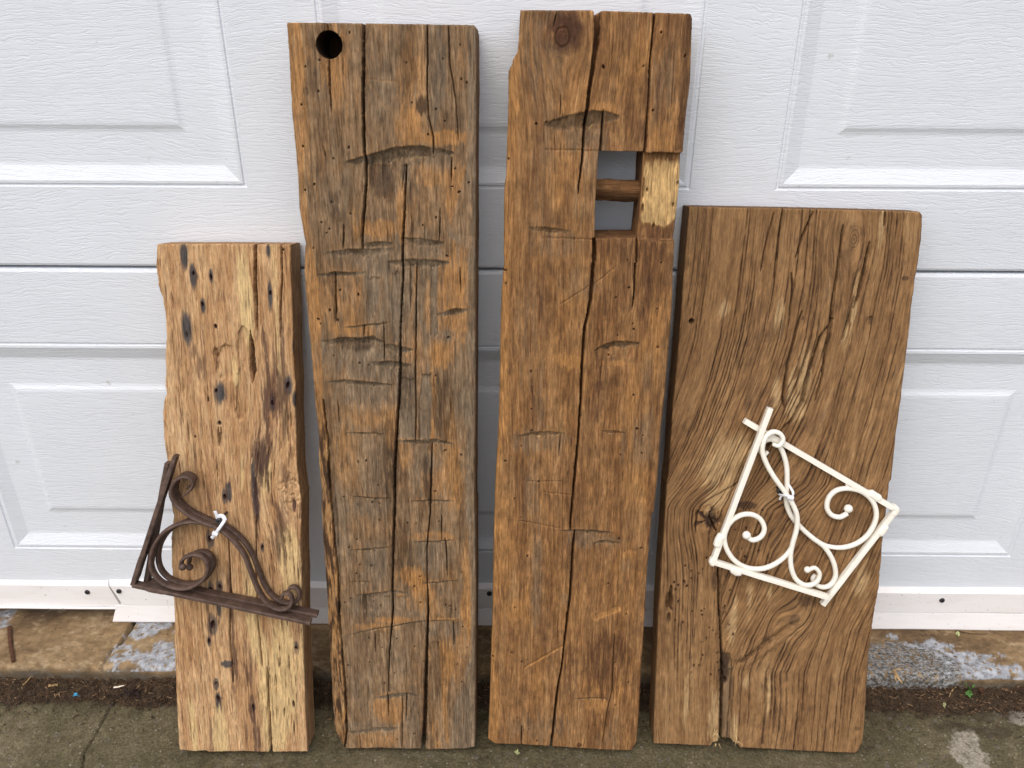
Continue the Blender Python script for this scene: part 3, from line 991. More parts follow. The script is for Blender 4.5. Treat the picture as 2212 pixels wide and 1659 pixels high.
def face_a(G):
    F = G.F; r = random.Random(3)
    # flaked, stepped surface stronger low and right
    n = fbm(G.g * 170, G.v * 15, 201, 4, .6)
    amt = .35 + .65 * sstep(F.p(400, 800)[1], F.p(400, 1250)[1], G.v) * 1
    st = np.floor(n * 7 + 1.2 * fbm(G.g * 500, G.v * 60, 203, 2)) / 7
    G.w += 1.3 * MM * st * amt
    chip = fbm(G.g * 330, G.v * 28, 202, 3)
    G.w -= .9 * MM * sstep(.28, .34, chip)
    G.tone[..., 1] = np.maximum(G.tone[..., 1], .5 * sstep(.42, .55, chip))
    rough = sstep(.30, .62, fbm(G.u * 14 + 3, G.v * 5, 205, 3) + .55 * sstep(-.02, .06, G.u - F.p(560, 1000)[0]) * sstep(.9, .3, G.v / .62))
    G.w += rough * .8 * MM * fbm(G.g * 300, G.v * 45, 207, 3)
    G.tone[..., 1] = np.maximum(G.tone[..., 1], rough * .55 * sstep(.12, .42, fbm(G.g * 240, G.v * 13, 209, 4, .6)))
    G.tone[..., 2] = np.maximum(G.tone[..., 2], .8 * sstep(.15, .5, fbm(G.g * 60, G.v * 4.5, 211, 4)))
    crack(G, A1((858, 150, 9), (858, 400, 9), (862, 560, 11), (870, 735, 5)), .032, .62, taper=(True, False), seed=1)
    crack(G, A1((825, 735, 3), (835, 850, 16), (842, 1000, 18), (840, 1085, 8)), .026, .6, seed=2)
    crack(G, A1((1030, 165, 4), (1035, 400, 3), (1025, 550, 4), (1022, 780, 2)), .014, .8, taper=(True, False), seed=3)
    crack(G, A2((715, 1150, 3), (722, 1350, 5), (735, 1575, 6)), .010, .9, taper=(False, True), seed=4)
    crack(G, A2((660, 380, 3), (658, 600, 3), (665, 900, 3), (690, 1150, 3)), .006, .8, seed=5)
    crack(G, A2((520, 500, 2), (530, 750, 3), (525, 1000, 3), (545, 1230, 2)), .006, .8, seed=6)
    crack(G, A1((775, 700, 14), (770, 850, 12), (775, 1000, 12), (770, 1150, 16), (760, 1330, 14)), .0028, 1.3, seed=7, dirt_shade=.12, wob=1.5)
    crack(G, A1((612, 1370, 4), (618, 1500, 4)), .006, .8, seed=8); crack(G, A1((630, 1370, 3), (628, 1480, 3)), .005, .8, seed=9)
    # pale torn strip left of the main split
    blob(G, *A1((790, 520))[0], 14, 95, 2, 1.0, .5, 1); blob(G, *A1((725, 1010))[0], 7, 30, 2, .9, .6, 2)
    for (x, y, rx, ry) in ((640, 850, 14, 120), (720, 1300, 18, 150), (800, 1200, 30, 140), (340, 1450, 8, 70), (480, 1500, 16, 70), (760, 1450, 28, 60), (830, 620, 24, 80), (700, 160, 12, 60)):
        blob(G, *A2((x, y))[0], rx, ry, 2, .9, .7, int(x))
    # hollow from a lost chip
    c = F.p(*A1((665, 950))[0]); d = np.hypot((G.u - c[0]) / .0135, (G.v - c[1]) / .024) + .25 * fbm(G.u * 120, G.v * 120, 213, 3)
    G.w -= 3.2 * MM * sstep(1.0, .75, d)
    pit(G, *A1((597, 885))[0], 5, .006, 2.2)
    # blue-black iron stains
    for (x, y, rx, ry) in ((388, 235, 8, 27), (448, 370, 8, 24), (405, 720, 10, 34), (512, 570, 5, 14), (957, 500, 4.5, 30), (943, 205, 4, 14), (625, 1150, 12, 22), (1075, 1095, 9, 20), (972, 1210, 5, 18), (1118, 850, 4, 18), (565, 370, 4, 14), (1120, 1190, 5, 16)):
        G.tone[..., 2] *= 1
        blob(G, *A1((x, y))[0], rx, ry, 0, 1.0, .3, int(x + y), .45)
    for (x, y, r_, e) in ((448, 355, 3, 1.6), (508, 560, 3, 1.8), (957, 485, 3, 1.6), (565, 380, 3, 2), (595, 705, 3.5, 1.3), (598, 1132, 3.5, 1.4), (1072, 1095, 4, 2), (972, 1215, 3.4, 2), (620, 1345, 4.2, 1.2), (460, 1435, 2.5, 1.2), (1044, 198, 2, 1), (545, 1190, 2, 3), (405, 760, 2, 3)):
        pit(G, *A1((x, y))[0], r_ * .72, .007, e * 1.15, .8, r.uniform(-.3, .3))
    for (x, y, r_, e) in ((500, 290, 4, 1.5), (425, 505, 5, 1.4), (440, 935, 6, 1.7), (456, 1235, 3.5, 1.3), (468, 1310, 4, 2.2), (860, 1055, 4, 1.3), (430, 755, 4, 1.2), (475, 745, 4, 1.4), (690, 545, 2.4, 2), (645, 1355, 3, 3), (848, 1335, 2.6, 3), (420, 1020, 3, 2)):
        pit(G, *A2((x, y))[0], r_ * .72, .007, e * 1.15, .9, r.uniform(-.3, .3))
        blob(G, *A2((x, y))[0], r_ * 1.7, r_ * 4.2, 0, .8, .5, int(x))
    for (x, y, rx, ry) in ((520, 265, 6, 22), (510, 1135, 12, 9), (470, 850, 5, 26), (472, 1350, 6, 30), (650, 250, 6, 60), (665, 340, 5, 24)):
        blob(G, *A2((x, y))[0], rx, ry, 0, .95, .5, int(x + 3 * y))
    # purple-brown streaks on the right
    for (x, y, rx, ry, s_) in ((930, 950, 5, 60, .8), (1000, 1150, 16, 70, .75), (940, 1300, 9, 80, .8), (1060, 1250, 8, 80, .6), (1040, 900, 4, 50, .7), (880, 1590, 12, 40, .95), (500, 980, 10, 26, .5), (450, 880, 7, 14, .5), (330, 900, 10, 30, .35)):
        blob(G, *A1((x, y))[0], rx, ry * 1.1, 1, s_ * .95, 1.3, int(x + y), .5)
    for (x, y, rx, ry, s_) in ((690, 100, 12, 46, .95), (660, 300, 7, 60, .8), (780, 480, 14, 60, .65), (530, 800, 5, 80, .7), (545, 1050, 5, 70, .7), (420, 900, 5, 60, .5), (620, 1150, 8, 60, .6), (640, 1350, 6, 40, .8), (660, 1510, 10, 40, .7), (430, 1500, 5, 40, .6), (810, 180, 10, 30, .5), (610, 1500, 3, 50, .6), (425, 330, 4, 40, .5), (540, 1180, 5, 40, .6)):
        blob(G, *A2((x, y))[0], rx, ry * 1.1, 1, s_ * .95, 1.3, int(x + y), .5)
    # knot on the right edge
    k = F.p(*A2((838, 255))[0]); du, dv = G.u - k[0], G.v - k[1]
    rr = np.hypot(du, dv * .8); an = np.arctan2(dv, du)
    kn = sstep(.024, .012, rr)
    G.w += kn * (.22 * MM * np.sin(rr * 1100 + 7 * fbm(G.u * 55, G.v * 55, 217, 3)) + 2.6 * MM * fbm(G.u * 190 + 40 * rr, G.v * 150, 219, 4))
    G.tone[..., 1] = np.maximum(G.tone[..., 1], kn * .45 * sstep(.2, .8, fbm(G.u * 120, G.v * 60, 223, 3) + .5 * np.sin(rr * 1100 + 7 * fbm(G.u * 55, G.v * 55, 217, 3))))
    ur, um = G.u.max() - .004, F.p(560, 1000)[0]
    for i in range(75):
        c = r.uniform(um, ur) if r.random() < .6 else r.uniform(G.u.min() + .02, ur)
        a = r.uniform(.0, .46); L_ = r.uniform(.015, .075)
        level_check(G, c, a, a + L_, r.uniform(.0003, .0009), r.uniform(.001, .003), 1300 + i, r.uniform(.6, .95))
    # white mould crust by the split
    for i in range(60):
        level_check(G, r.uniform(G.u.min(), G.u.max()), *(lambda a: (a, a + r.uniform(.03, .14)))(r.uniform(0, .5)), .00022, r.uniform(.001, .003), 300 + i)


def grain_a(G):
    pinch(G, *A2((838, 255))[0], 75, .6, 1.4)


top_a = A1((215, 163), (600, 161), (850, 164), (1088, 166))
left_a = A1((205, 160), (198, 300), (212, 430), (240, 520), (262, 640), (265, 760), (258, 900), (262, 1000), (258, 1100), (268, 1150), (250, 1200), (243, 1280), (248, 1400), (255, 1500)) + A2((205, 90), (222, 280), (235, 370), (240, 392), (228, 500), (230, 640), (240, 760), (245, 950), (248, 1150), (258, 1400), (268, 1572))
right_a = A1((1090, 160), (1095, 400), (1105, 620), (1110, 900), (1125, 1100), (1120, 1250), (1130, 1500)) + A2((862, 0), (865, 150), (885, 300), (885, 500), (890, 700), (892, 900), (900, 1150), (910, 1400), (918, 1580))
bot_a = A2((268, 1568), (350, 1577), (400, 1572), (420, 1580), (600, 1576), (720, 1580), (735, 1567), (745, 1580), (918, 1578))
M['wood_a'] = wood_mat('pale_oak', [(.05, (.25, .125, .053)), (.38, (.40, .228, .106)), (.62, (.49, .305, .155)), (.95, (.58, .39, .21))],
                       (.060, .062, .066), (.060, .028, .022), (.64, .45, .215), (.50, .27, .10), .0, .22, .65, .3, gmix=.95)
beam_a = timber('wooden_beam', 'short pale yellow beam with black nail stains, leftmost timber at the door', 'beam', FA, left_a, right_a, top_a, bot_a,
                M['wood_a'], 330, 640, {'face': face_a, 'grain': grain_a}, fray=.9, edge=(3.5, 1.5), relief=(.30, .18), walltone=(.0, .25, 0, .3))

# ---- second timber: tall grey-brown hewn beam
FB = Face((900, 1618), (830, 52), .062)
waney = B1((145, 70), (165, 350), (185, 700), (180, 900), (192, 1150), (225, 1500)) + B2((275, 100), (300, 500), (310, 900), (320, 1000), (345, 1200), (350, 1400), (370, 1650)) + B3((385, 200), (405, 380), (415, 700), (430, 900), (445, 1050), (455, 1200), (462, 1400), (450, 1533))


def wormholes(G, n, seed, box):
    r = random.Random(seed)
    for i in range(n):
        x, y = r.uniform(box[0], box[2]), r.uniform(box[1], box[3])
        pit(G, x, y, r.uniform(1.3, 2.3), .005, r.choice([1, 1, 1.3, 1.8]), .75, r.uniform(0, 3))


def face_b(G):
    F = G.F; r = random.Random(5)
    P = F.pts(waney); uw = interp_poly(G.v, P) + .8 * MM * fbm(G.v * 60, G.v * 0, 231, 3)
    x = np.clip((uw - G.u) / np.maximum(uw - (G.u - G.eL), 1e-4), 0, 1)
    lowp = sstep(F.p(700, 820)[1], F.p(700, 960)[1], G.v)
    G.w -= x ** 1.2 * (4 + 9 * lowp) * MM
    bark = (x > 0) * lowp
    G.w += bark * (2.0 * MM * fbm(G.u * 160, G.v * 38, 233, 4) - 1.2 * MM * sstep(.12, 0, x))
    G.tone[..., 3] = np.maximum(G.tone[..., 3], (x > 0) * (.75 - .2 * x))
    bn = fbm(G.u * 130, G.v * 22, 235, 4, .6)
    G.tone[..., 1] = np.maximum(G.tone[..., 1], bark * .95 * sstep(-.12, .18, bn))
    G.tone[..., 2] = np.maximum(G.tone[..., 2], bark * .8 * sstep(.10, .4, -bn))
    wl = [(q[0], q[1], 7) for q in waney if q[1] > 860]
    G.barkline = wl
    # hewn facets: broad undulation
    G.w += 1.6 * MM * fbm(G.u * 16, G.v * 11, 237, 2)
    # right facet, planed grey
    fr_ = F.pts(B1((1265, 80), (1265, 980), (1130, 1480), (1262, 1560)) + B2((1262, 50), (1265, 700), (1200, 900), (1255, 1100), (1250, 1650)) + B3((1265, 400), (1280, 900), (1240, 1000), (1165, 1250), (1130, 1540)))
    uf = interp_poly(G.v, fr_)
    rf = sstep(0, .0012, G.u - uf)
    G.w -= np.clip((G.u - uf), 0, .05) * .10
    G.tone[..., 0] = np.maximum(G.tone[..., 0], rf * .72)
    # strips where the surface was torn off along the grain
    st = np.floor(3 * fbm(G.g * 70, G.v * 5.5, 239, 3)) / 3
    mid = sstep(F.p(800, 520)[1], F.p(800, 600)[1], -0 * G.v + G.v) if False else 1
    G.w += 1.1 * MM * st
    # grey fields
    for (Zf, x_, y_, rx, ry, s_) in ((B1, 700, 600, 34, 95, .55), (B1, 1060, 350, 18, 110, .75), (B1, 380, 1180, 30, 50, .6), (B1, 800, 1080, 50, 30, .6), (B1, 1090, 980, 40, 18, .7),
                                     (B1, 640, 1620, 50, 26, .85), (B1, 1000, 1560, 26, 30, .7), (B1, 520, 1610, 45, 14, .7), (B2, 680, 220, 30, 90, .9), (B2, 850, 250, 40, 110, .8), (B2, 980, 250, 26, 120, .6),
                                     (B2, 560, 600, 90, 36, .85), (B2, 700, 700, 60, 40, .85), (B2, 600, 870, 60, 38, .85), (B2, 850, 740, 40, 60, .7), (B2, 870, 1000, 30, 90, .65), (B2, 970, 900, 22, 90, .8),
                                     (B2, 1110, 480, 26, 14, .8), (B2, 650, 1350, 40, 100, .55), (B2, 960, 1350, 26, 60, .7), (B2, 1220, 850, 20, 130, .55), (B2, 620, 1600, 50, 24, .7), (B2, 1290, 900, 12, 300, .6),
                                     (B3, 640, 330, 30, 60, .85), (B3, 1010, 250, 40, 50, .75), (B3, 660, 600, 60, 34, .85), (B3, 900, 620, 40, 40, .6), (B3, 1090, 760, 40, 24, .85), (B3, 540, 1000, 34, 110, .55),
                                     (B3, 800, 900, 30, 70, .5), (B3, 880, 1300, 24, 60, .7), (B3, 600, 1390, 60, 16, .8), (B3, 420, 100, 20, 120, .6), (B3, 900, 1480, 30, 30, .5), (B3, 1220, 1300, 20, 110, .6)):
        blob(G, *Zf((x_, y_))[0], rx, ry, 0, s_ * .85, .9, int(x_ + y_), .45)
    for (Zf, x_, y_, rx, ry, s_) in ((B1, 390, 330, 24, 60, .7), (B1, 160, 500, 10, 140, .6), (B1, 880, 760, 26, 34, .8), (B1, 1100, 830, 50, 12, .85), (B1, 1190, 1200, 22, 70, .7), (B1, 900, 450, 26, 80, .45), (B1, 1010, 1080, 30, 20, .6),
                                     (B1, 1250, 1430, 14, 50, .6), (B1, 680, 1430, 40, 16, .7), (B1, 830, 1300, 8, 70, .75), (B2, 420, 250, 50, 60, .45), (B2, 1190, 250, 26, 90, .75), (B2, 520, 450, 40, 18, .75), (B2, 880, 500, 12, 40, .85), (B2, 1005, 300, 7, 50, .8),
                                     (B2, 870, 600, 14, 24, .8), (B2, 950, 700, 10, 80, .75), (B2, 1090, 600, 26, 30, .75), (B2, 600, 1000, 40, 30, .5), (B2, 760, 1050, 14, 60, .8), (B2, 1035, 950, 5, 90, .7), (B2, 1160, 1300, 20, 110, .6),
                                     (B2, 850, 1250, 16, 40, .75), (B2, 1060, 1450, 36, 30, .6), (B2, 480, 1300, 30, 70, .4), (B3, 1030, 150, 44, 12, .85), (B3, 880, 400, 24, 22, .95), (B3, 940, 500, 16, 50, .95), (B3, 1010, 600, 12, 50, .8), (B3, 1250, 500, 12, 120, .75),
                                     (B3, 780, 690, 44, 8, .9), (B3, 820, 570, 9, 18, .8), (B3, 640, 740, 50, 10, .6), (B3, 1090, 950, 24, 80, .7), (B3, 1200, 950, 14, 80, .6), (B3, 740, 1280, 36, 40, .85), (B3, 1060, 1380, 14, 60, .8), (B3, 660, 1480, 50, 20, .5), (B3, 1120, 690, 36, 5, .9)):
        blob(G, *Zf((x_, y_))[0], rx, ry, 3, s_, .75, int(x_ * 2 + y_))
    for (Zf, x_, y_, rx, ry, s_) in ((B1, 700, 1110, 22, 36, .55), (B1, 960, 615, 9, 16, .8), (B1, 390, 1340, 9, 16, .4), (B1, 400, 1220, 12, 12, .35), (B1, 200, 520, 6, 8, .5), (B1, 870, 250, 14, 70, .4), (B2, 760, 1300, 18, 90, .55), (B2, 850, 850, 14, 60, .5), (B2, 1100, 950, 20, 70, .55), (B2, 1000, 1430, 10, 50, .7),
                                     (B2, 520, 540, 34, 12, .5), (B3, 830, 250, 20, 70, .45), (B3, 580, 600, 5, 34, .7), (B3, 1060, 1000, 14, 90, .4), (B3, 960, 1450, 10, 20, .5), (B3, 1140, 640, 5, 18, .6)):
        blob(G, *Zf((x_, y_))[0], rx, ry, 1, s_, .7, int(x_ * 3 + y_))
    def strip(Zf, L_, R_, d, gy, rim, sd):
        PL, PR = F.pts(Zf(*L_)), F.pts(Zf(*R_))
        v0, v1 = max(PL[:, 1].min(), PR[:, 1].min()), min(PL[:, 1].max(), PR[:, 1].max())
        ul = interp_poly(G.v, PL) + 1.1 * MM * fbm(G.v * 70, G.u * 40, 601 + sd, 4, .6)
        ur = interp_poly(G.v, PR) + 1.1 * MM * fbm(G.v * 70, G.u * 40, 631 + sd, 4, .6)
        jag = .004 * fbm(G.u * 300, G.u * 0, 661 + sd, 2)
        k = sstep(0, .0006, G.u - ul) * sstep(0, .0006, ur - G.u) * sstep(0, .0012, G.v - v0 + jag) * sstep(0, .0012, v1 - G.v + jag)
        G.w -= k * d * MM * (1 + .4 * fbm(G.g * 260, G.v * 14, 691 + sd, 3))
        G.tone[..., 0] = np.maximum(G.tone[..., 0], k * gy)
        G.tone[..., 3] = G.tone[..., 3] * (1 - .8 * k)
        rr_ = sstep(.0045, .001, np.abs(G.u - ur - .002)) * (G.v > v0) * (G.v < v1)
        G.tone[..., 3] = np.maximum(G.tone[..., 3], rr_ * rim * (1 - k))
    strip(B2, ((765, 60), (762, 300), (770, 520)), ((822, 60), (825, 300), (818, 520)), 1.6, .85, .2, 1)
    strip(B2, ((840, 20), (835, 300), (860, 540)), ((915, 20), (880, 350), (870, 540)), 1.2, .7, .8, 2)
    strip(B2, ((1020, 20), (1015, 300), (1020, 480)), ((1072, 20), (1060, 300), (1075, 480)), 1.8, .85, .5, 3)
    strip(B2, ((965, 730), (945, 900), (940, 1170)), ((1030, 700), (1032, 900), (1020, 1170)), 2.2, .9, .9, 4)
    strip(B2, ((825, 760), (815, 900), (805, 1160)), ((915, 700), (918, 900), (920, 1160)), 1.4, .8, .5, 5)
    strip(B2, ((600, 90), (605, 250), (600, 380)), ((690, 90), (680, 250), (640, 380)), 1.3, .8, .6, 6)
    strip(B2, ((1045, 380), (1010, 470)), ((1190, 480), (1195, 490)), 1.5, .8, .3, 7)
    strip(B1, ((820, 1010), (815, 1120)), ((890, 970), (880, 1180)), 1.2, .7, .5, 8)
    strip(B1, ((615, 1010), (640, 1150), (690, 1240)), ((760, 1010), (755, 1150), (730, 1240)), 1.0, .0, .3, 9)
    strip(B3, ((790, 540), (800, 625)), ((850, 500), (855, 630)), 1.3, .6, .9, 10)
    strip(B3, ((560, 535), (565, 690)), ((745, 520), (750, 640)), 1.4, .7, .3, 11)
    strip(B3, ((1010, 830), (1015, 1100), (1030, 1500)), ((1070, 830), (1080, 1100), (1110, 1500)), .9, .0, .8, 12)
    T = .055
    adze(G, B1((455, 985), (590, 945), (800, 885), (950, 880), (1090, 900), (1180, 925)), 14, .0090, T, .8, 1)
    adze(G, B1((560, 1530), (670, 1512), (775, 1520)), 8, .004, .012, .8, 2)
    adze(G, B1((325, 1585), (480, 1562), (640, 1565), (780, 1556)), 9, .0045, .05, .8, 3)
    adze(G, B1((840, 1488), (960, 1492), (1118, 1518)), 9, .005, .03, .7, 4)
    adze(G, B1((735, 1645), (900, 1630), (1060, 1638), (1150, 1648)), 10, .0055, .06, .8, 5)
    adze(G, B2((262, 76), (390, 55), (500, 60), (600, 58)), 6, .004, .05, .8, 6)
    adze(G, B2((1060, 335), (1130, 312), (1190, 296), (1265, 303)), 9, .005, .04, .6, 7)
    adze(G, B2((445, 422), (600, 402), (700, 395), (765, 380)), 3, .0025, .03, .6, 8)
    adze(G, B2((295, 512), (440, 488), (570, 492), (700, 510)), 9, .0055, .05, .8, 9)
    adze(G, B2((570, 490), (640, 480), (720, 520)), 8, .005, .03, .8, 19)
    adze(G, B2((680, 545), (750, 530), (905, 568)), 10, .0045, .04, .9, 10)
    adze(G, B2((615, 655), (750, 645), (895, 672)), 9, .006, .05, .95, 11)
    adze(G, B2((322, 782), (430, 768), (560, 776), (645, 788), (775, 802)), 7, .0045, .055, .8, 12)
    adze(G, B2((455, 1116), (600, 1118), (725, 1130)), 3.5, .0028, .05, .7, 13)
    adze(G, B2((798, 1172), (930, 1168), (1060, 1160), (1170, 1192)), 8, .0045, .05, .75, 14)
    adze(G, B2((490, 1536), (620, 1545), (775, 1550)), 3.5, .003, .05, .7, 15)
    adze(G, B2((875, 1572), (1050, 1562), (1185, 1566)), 4, .003, .045, .6, 16)
    adze(G, B3((895, 178), (1050, 172), (1170, 163)), 3.5, .003, .05, .7, 17)
    adze(G, B3((485, 230), (620, 222), (755, 212)), 4, .003, .05, .75, 18)
    adze(G, B3((950, 452), (1080, 440), (1195, 432)), 3.5, .0028, .05, .7, 20)
    adze(G, B3((475, 436), (550, 434), (625, 437)), 3, .002, .03, .6, 21)
    adze(G, B3((510, 527), (700, 508), (760, 494), (860, 516)), 6, .003, .06, .8, 22)
    adze(G, B3((450, 795), (650, 745), (760, 730), (880, 705), (1050, 695), (1215, 688)), 4, .0032, .05, .8, 23)
    adze(G, B3((640, 1200), (740, 1180), (860, 1162), (950, 1188)), 9, .003, .03, .9, 24)
    adze(G, B3((455, 1422), (650, 1398), (810, 1398)), 9, .003, .03, .9, 25)
    crack(G, G.barkline, .007, .5, seed=30, lip=.8, wob=1.2)
    D = .02
    crack(G, B1((578, 60, 13), (580, 250, 14), (575, 500, 15), (578, 700, 14), (582, 900, 14), (590, 1000, 12), (592, 1150, 12), (583, 1300, 13), (572, 1400, 12), (568, 1570, 9)), D, .28, seed=31, taper=(True, False))
    crack(G, B1((858, 1000, 4), (852, 1200, 6), (848, 1350, 9), (838, 1500, 10), (835, 1659, 10)) + B2((838, 10, 9), (835, 150, 8), (828, 250, 8), (822, 450, 9), (818, 620, 13), (815, 780, 13), (812, 900, 13), (800, 1050, 14), (795, 1170, 15), (785, 1350, 15), (783, 1640, 14)) + B3((775, 10, 14), (765, 200, 13), (760, 500, 11), (765, 620, 8), (755, 740, 7), (745, 850, 5), (738, 1000, 4), (735, 1170, 3)), D, .28, seed=32)
    crack(G, B3((990, 470, 6), (995, 620, 8), (990, 750, 12), (985, 900, 16), (980, 1100, 20), (975, 1300, 22), (968, 1450, 24), (962, 1545, 26)), .025, .31, seed=33, taper=(False, True))
    for i, (pts, d_) in enumerate(((B1((340, 60, 6), (342, 145, 7)), .012), (B1((350, 285, 8), (352, 450, 7), (365, 660, 4)), .012), (B1((1000, 75, 5), (1002, 300, 5), (998, 500, 5), (1010, 700, 4), (1040, 830, 4), (1040, 940, 6)), .009),
                                   (B1((1140, 80, 3), (1150, 350, 4), (1185, 560, 3), (1200, 750, 3), (1205, 850, 4)), .006), (B2((388, 55, 5), (390, 200, 6), (395, 280, 8), (397, 385, 4)), .009), (B1((447, 1400, 6), (443, 1565, 7)), .009),
                                   (B1((305, 870, 3), (330, 965, 4)), .004), (B2((928, 0, 4), (925, 400, 5), (920, 700, 6), (925, 1000, 5), (920, 1180, 4)), .008), (B2((885, 0, 3), (890, 320, 3)), .005), (B2((1030, 1190, 6), (1025, 1400, 6), (1018, 1659, 5)) + B3((985, 230, 4), (988, 480, 5)), .010),
                                   (B3((1105, 150, 4), (1115, 250, 5), (1120, 410, 4)), .007), (B3((1082, 0, 4), (1084, 170, 4)), .007), (B3((645, 780, 4), (650, 905, 5)), .007), (B3((855, 1165, 4), (850, 1360, 4)), .008), (B3((1160, 700, 5), (1165, 860, 4)), .007),
                                   (B2((405, 900, 3), (420, 1080, 3)), .004), (B1((1160, 950, 4), (1158, 1140, 4)), .007), (B1((1085, 1290, 3), (1080, 1520, 4)), .006), (B2((580, 410, 5), (578, 490, 6)), .008), (B2((710, 380, 4), (715, 660, 4)), .006),
                                   (B2((1215, 20, 4), (1222, 200, 3)), .005), (B3((730, 1170, 5), (735, 1330, 4)), .008), (B1((845, 1010, 3), (830, 1180, 3)), .005), (B3((545, 1440, 3), (555, 1535, 4)), .005), (B3((825, 1190, 3), (825, 1530, 3)), .006), (B2((1155, 880, 3), (1158, 1000, 3)), .004))):
        crack(G, pts, d_, .27, seed=40 + i)
    for i in range(70):
        c = r.uniform(G.u.min() + .01, G.u.max()); a = r.uniform(0, .85)
        level_check(G, c, a, a + r.uniform(.03, .12), .00018, r.uniform(.0008, .002), 400 + i)
    known = [(B1, q) for q in ((485, 133), (285, 314), (193, 357), (387, 357), (98, 460), (279, 520), (165, 610), (297, 742), (175, 885), (480, 893), (378, 965), (252, 1137), (190, 1175), (365, 1255), (300, 1388), (490, 1330), (485, 1413), (352, 1432), (335, 1458), (250, 1510), (245, 1558), (200, 1632), (978, 206), (862, 330), (1190, 232), (1218, 215), (1103, 307), (1224, 440), (1261, 463), (898, 595), (1057, 640), (1115, 717), (1226, 762), (1022, 790), (1005, 806), (1195, 850), (1183, 1032), (1135, 1150), (1163, 1150), (1274, 1125), (1210, 1187), (990, 1297), (945, 1342), (1058, 1355), (970, 1407), (1130, 1610))]
    known += [(B2, q) for q in ((386, 128), (420, 180), (543, 207), (448, 250), (235, 288), (285, 325), (355, 310), (278, 370), (293, 400), (408, 377), (477, 395), (535, 325), (1272, 115), (1262, 222), (332, 648), (380, 610), (402, 650), (305, 706), (550, 660), (610, 675), (372, 900), (666, 985), (428, 1103), (342, 1192), (375, 1190), (1138, 490), (1117, 722), (1055, 742), (1135, 825), (1118, 1242), (1248, 1180), (1225, 1268), (1242, 1352), (595, 1306), (543, 1312), (676, 1466), (447, 1545), (635, 1584), (683, 1589), (537, 1598), (1030, 1393), (1052, 1507), (1028, 1533), (1133, 1510))]
    known += [(B3, q) for q in ((678, 38), (468, 143), (530, 162), (615, 162), (478, 214), (640, 244), (547, 333), (622, 341), (525, 387), (490, 549), (452, 575), (635, 580), (683, 604), (668, 673), (537, 664), (609, 815), (695, 873), (620, 884), (651, 900), (790, 818), (470, 988), (613, 968), (478, 1103), (710, 1108), (776, 1042), (750, 1015), (640, 1140), (1066, 47), (1095, 44), (1128, 57), (1167, 82), (916, 60), (860, 57), (1215, 380), (1248, 502), (1082, 320), (1107, 350), (940, 410), (905, 474), (945, 580), (1086, 492), (1110, 597), (1137, 602), (1175, 628), (1222, 738), (1252, 737), (1250, 870), (1217, 1097), (1086, 1117), (1187, 982), (906, 868), (893, 930), (945, 958), (968, 965), (965, 1103), (896, 1250), (865, 1348), (935, 1300), (647, 1312), (778, 1308), (730, 1224), (624, 1458), (793, 1475), (905, 1437), (985, 1475))]
    for i, (Zf, q) in enumerate(known):
        if r.random() < .3: continue
        pit(G, *Zf(q)[0], r.uniform(1.0, 1.8), .005, r.choice([1, 1, 1.3, 1.7]), .6, r.uniform(0, 3))
    # dark rim round the bored hole
    blob(G, *B1((350, 212))[0], 29, 29, 1, .35, .15, 9, .3)
    # scribed scratches
    for a, b in ((B1((600, 455)), B1((830, 790))), (B1((590, 440)), B1((800, 460)))):
        p0, p1 = F.p(*a[0]), F.p(*b[0])
        d = poly_dist(G.u, G.v, [tuple(p0), tuple(p1)])
        G.w -= .5 * MM * sstep(.0009, .0002, d); G.tone[..., 3] = np.maximum(G.tone[..., 3], .4 * sstep(.0016, .0005, d))


left_b = B1((60, 60), (75, 250), (85, 500), (95, 650), (118, 900), (135, 1100), (145, 1300), (170, 1450), (185, 1530)) + B2((178, 60), (185, 150), (200, 350), (215, 500), (228, 650), (240, 800), (245, 950), (262, 1150), (265, 1350), (280, 1500)) + B3((280, 0), (295, 250), (318, 600), (330, 850), (345, 1050), (352, 1250), (362, 1400), (375, 1470), (400, 1505), (430, 1540))
right_b = B1((1300, 70), (1318, 95), (1325, 130), (1325, 400), (1322, 900)) + B2((1320, 0), (1318, 900), (1313, 1659)) + B3((1305, 0), (1308, 500), (1305, 1000), (1303, 1545))
top_b = B1((62, 64), (400, 68), (800, 74), (1300, 82))
bot_b = B3((430, 1532), (800, 1534), (955, 1536), (965, 1528), (980, 1538), (1240, 1541), (1303, 1536))
M['wood_b'] = wood_mat('weathered_hewn_beam', [(.05, (.078, .040, .018)), (.38, (.165, .095, .045)), (.62, (.235, .145, .074)), (.95, (.33, .22, .122))],
                       (.200, .168, .122), (.045, .024, .012), (.46, .30, .13), (.44, .215, .070), .26, .30, .8, .55)
beam_b = timber('wooden_beam', 'tall grey-brown hewn beam with a round bored hole near its top', 'beam', FB, left_b, right_b, top_b, bot_b,
                M['wood_b'], 330, 860, {'face': face_b}, holes=[('round', (*B1((350, 212))[0], 22.5))], fray=.5, edge=(3, 2.5), relief=(.22, .12), walltone=(.2, .25, 0, .5))

# ---- third timber: tall brown beam with a mortise
FC = Face((1270, 1619), (1300, 24), .062)
hole_c = C1((728, 950), (870, 952), (1016, 953), (1008, 1080), (1005, 1150), (995, 1300), (985, 1400), (972, 1502), (850, 1500), (700, 1503), (702, 1400), (705, 1270), (716, 1130), (722, 1000))


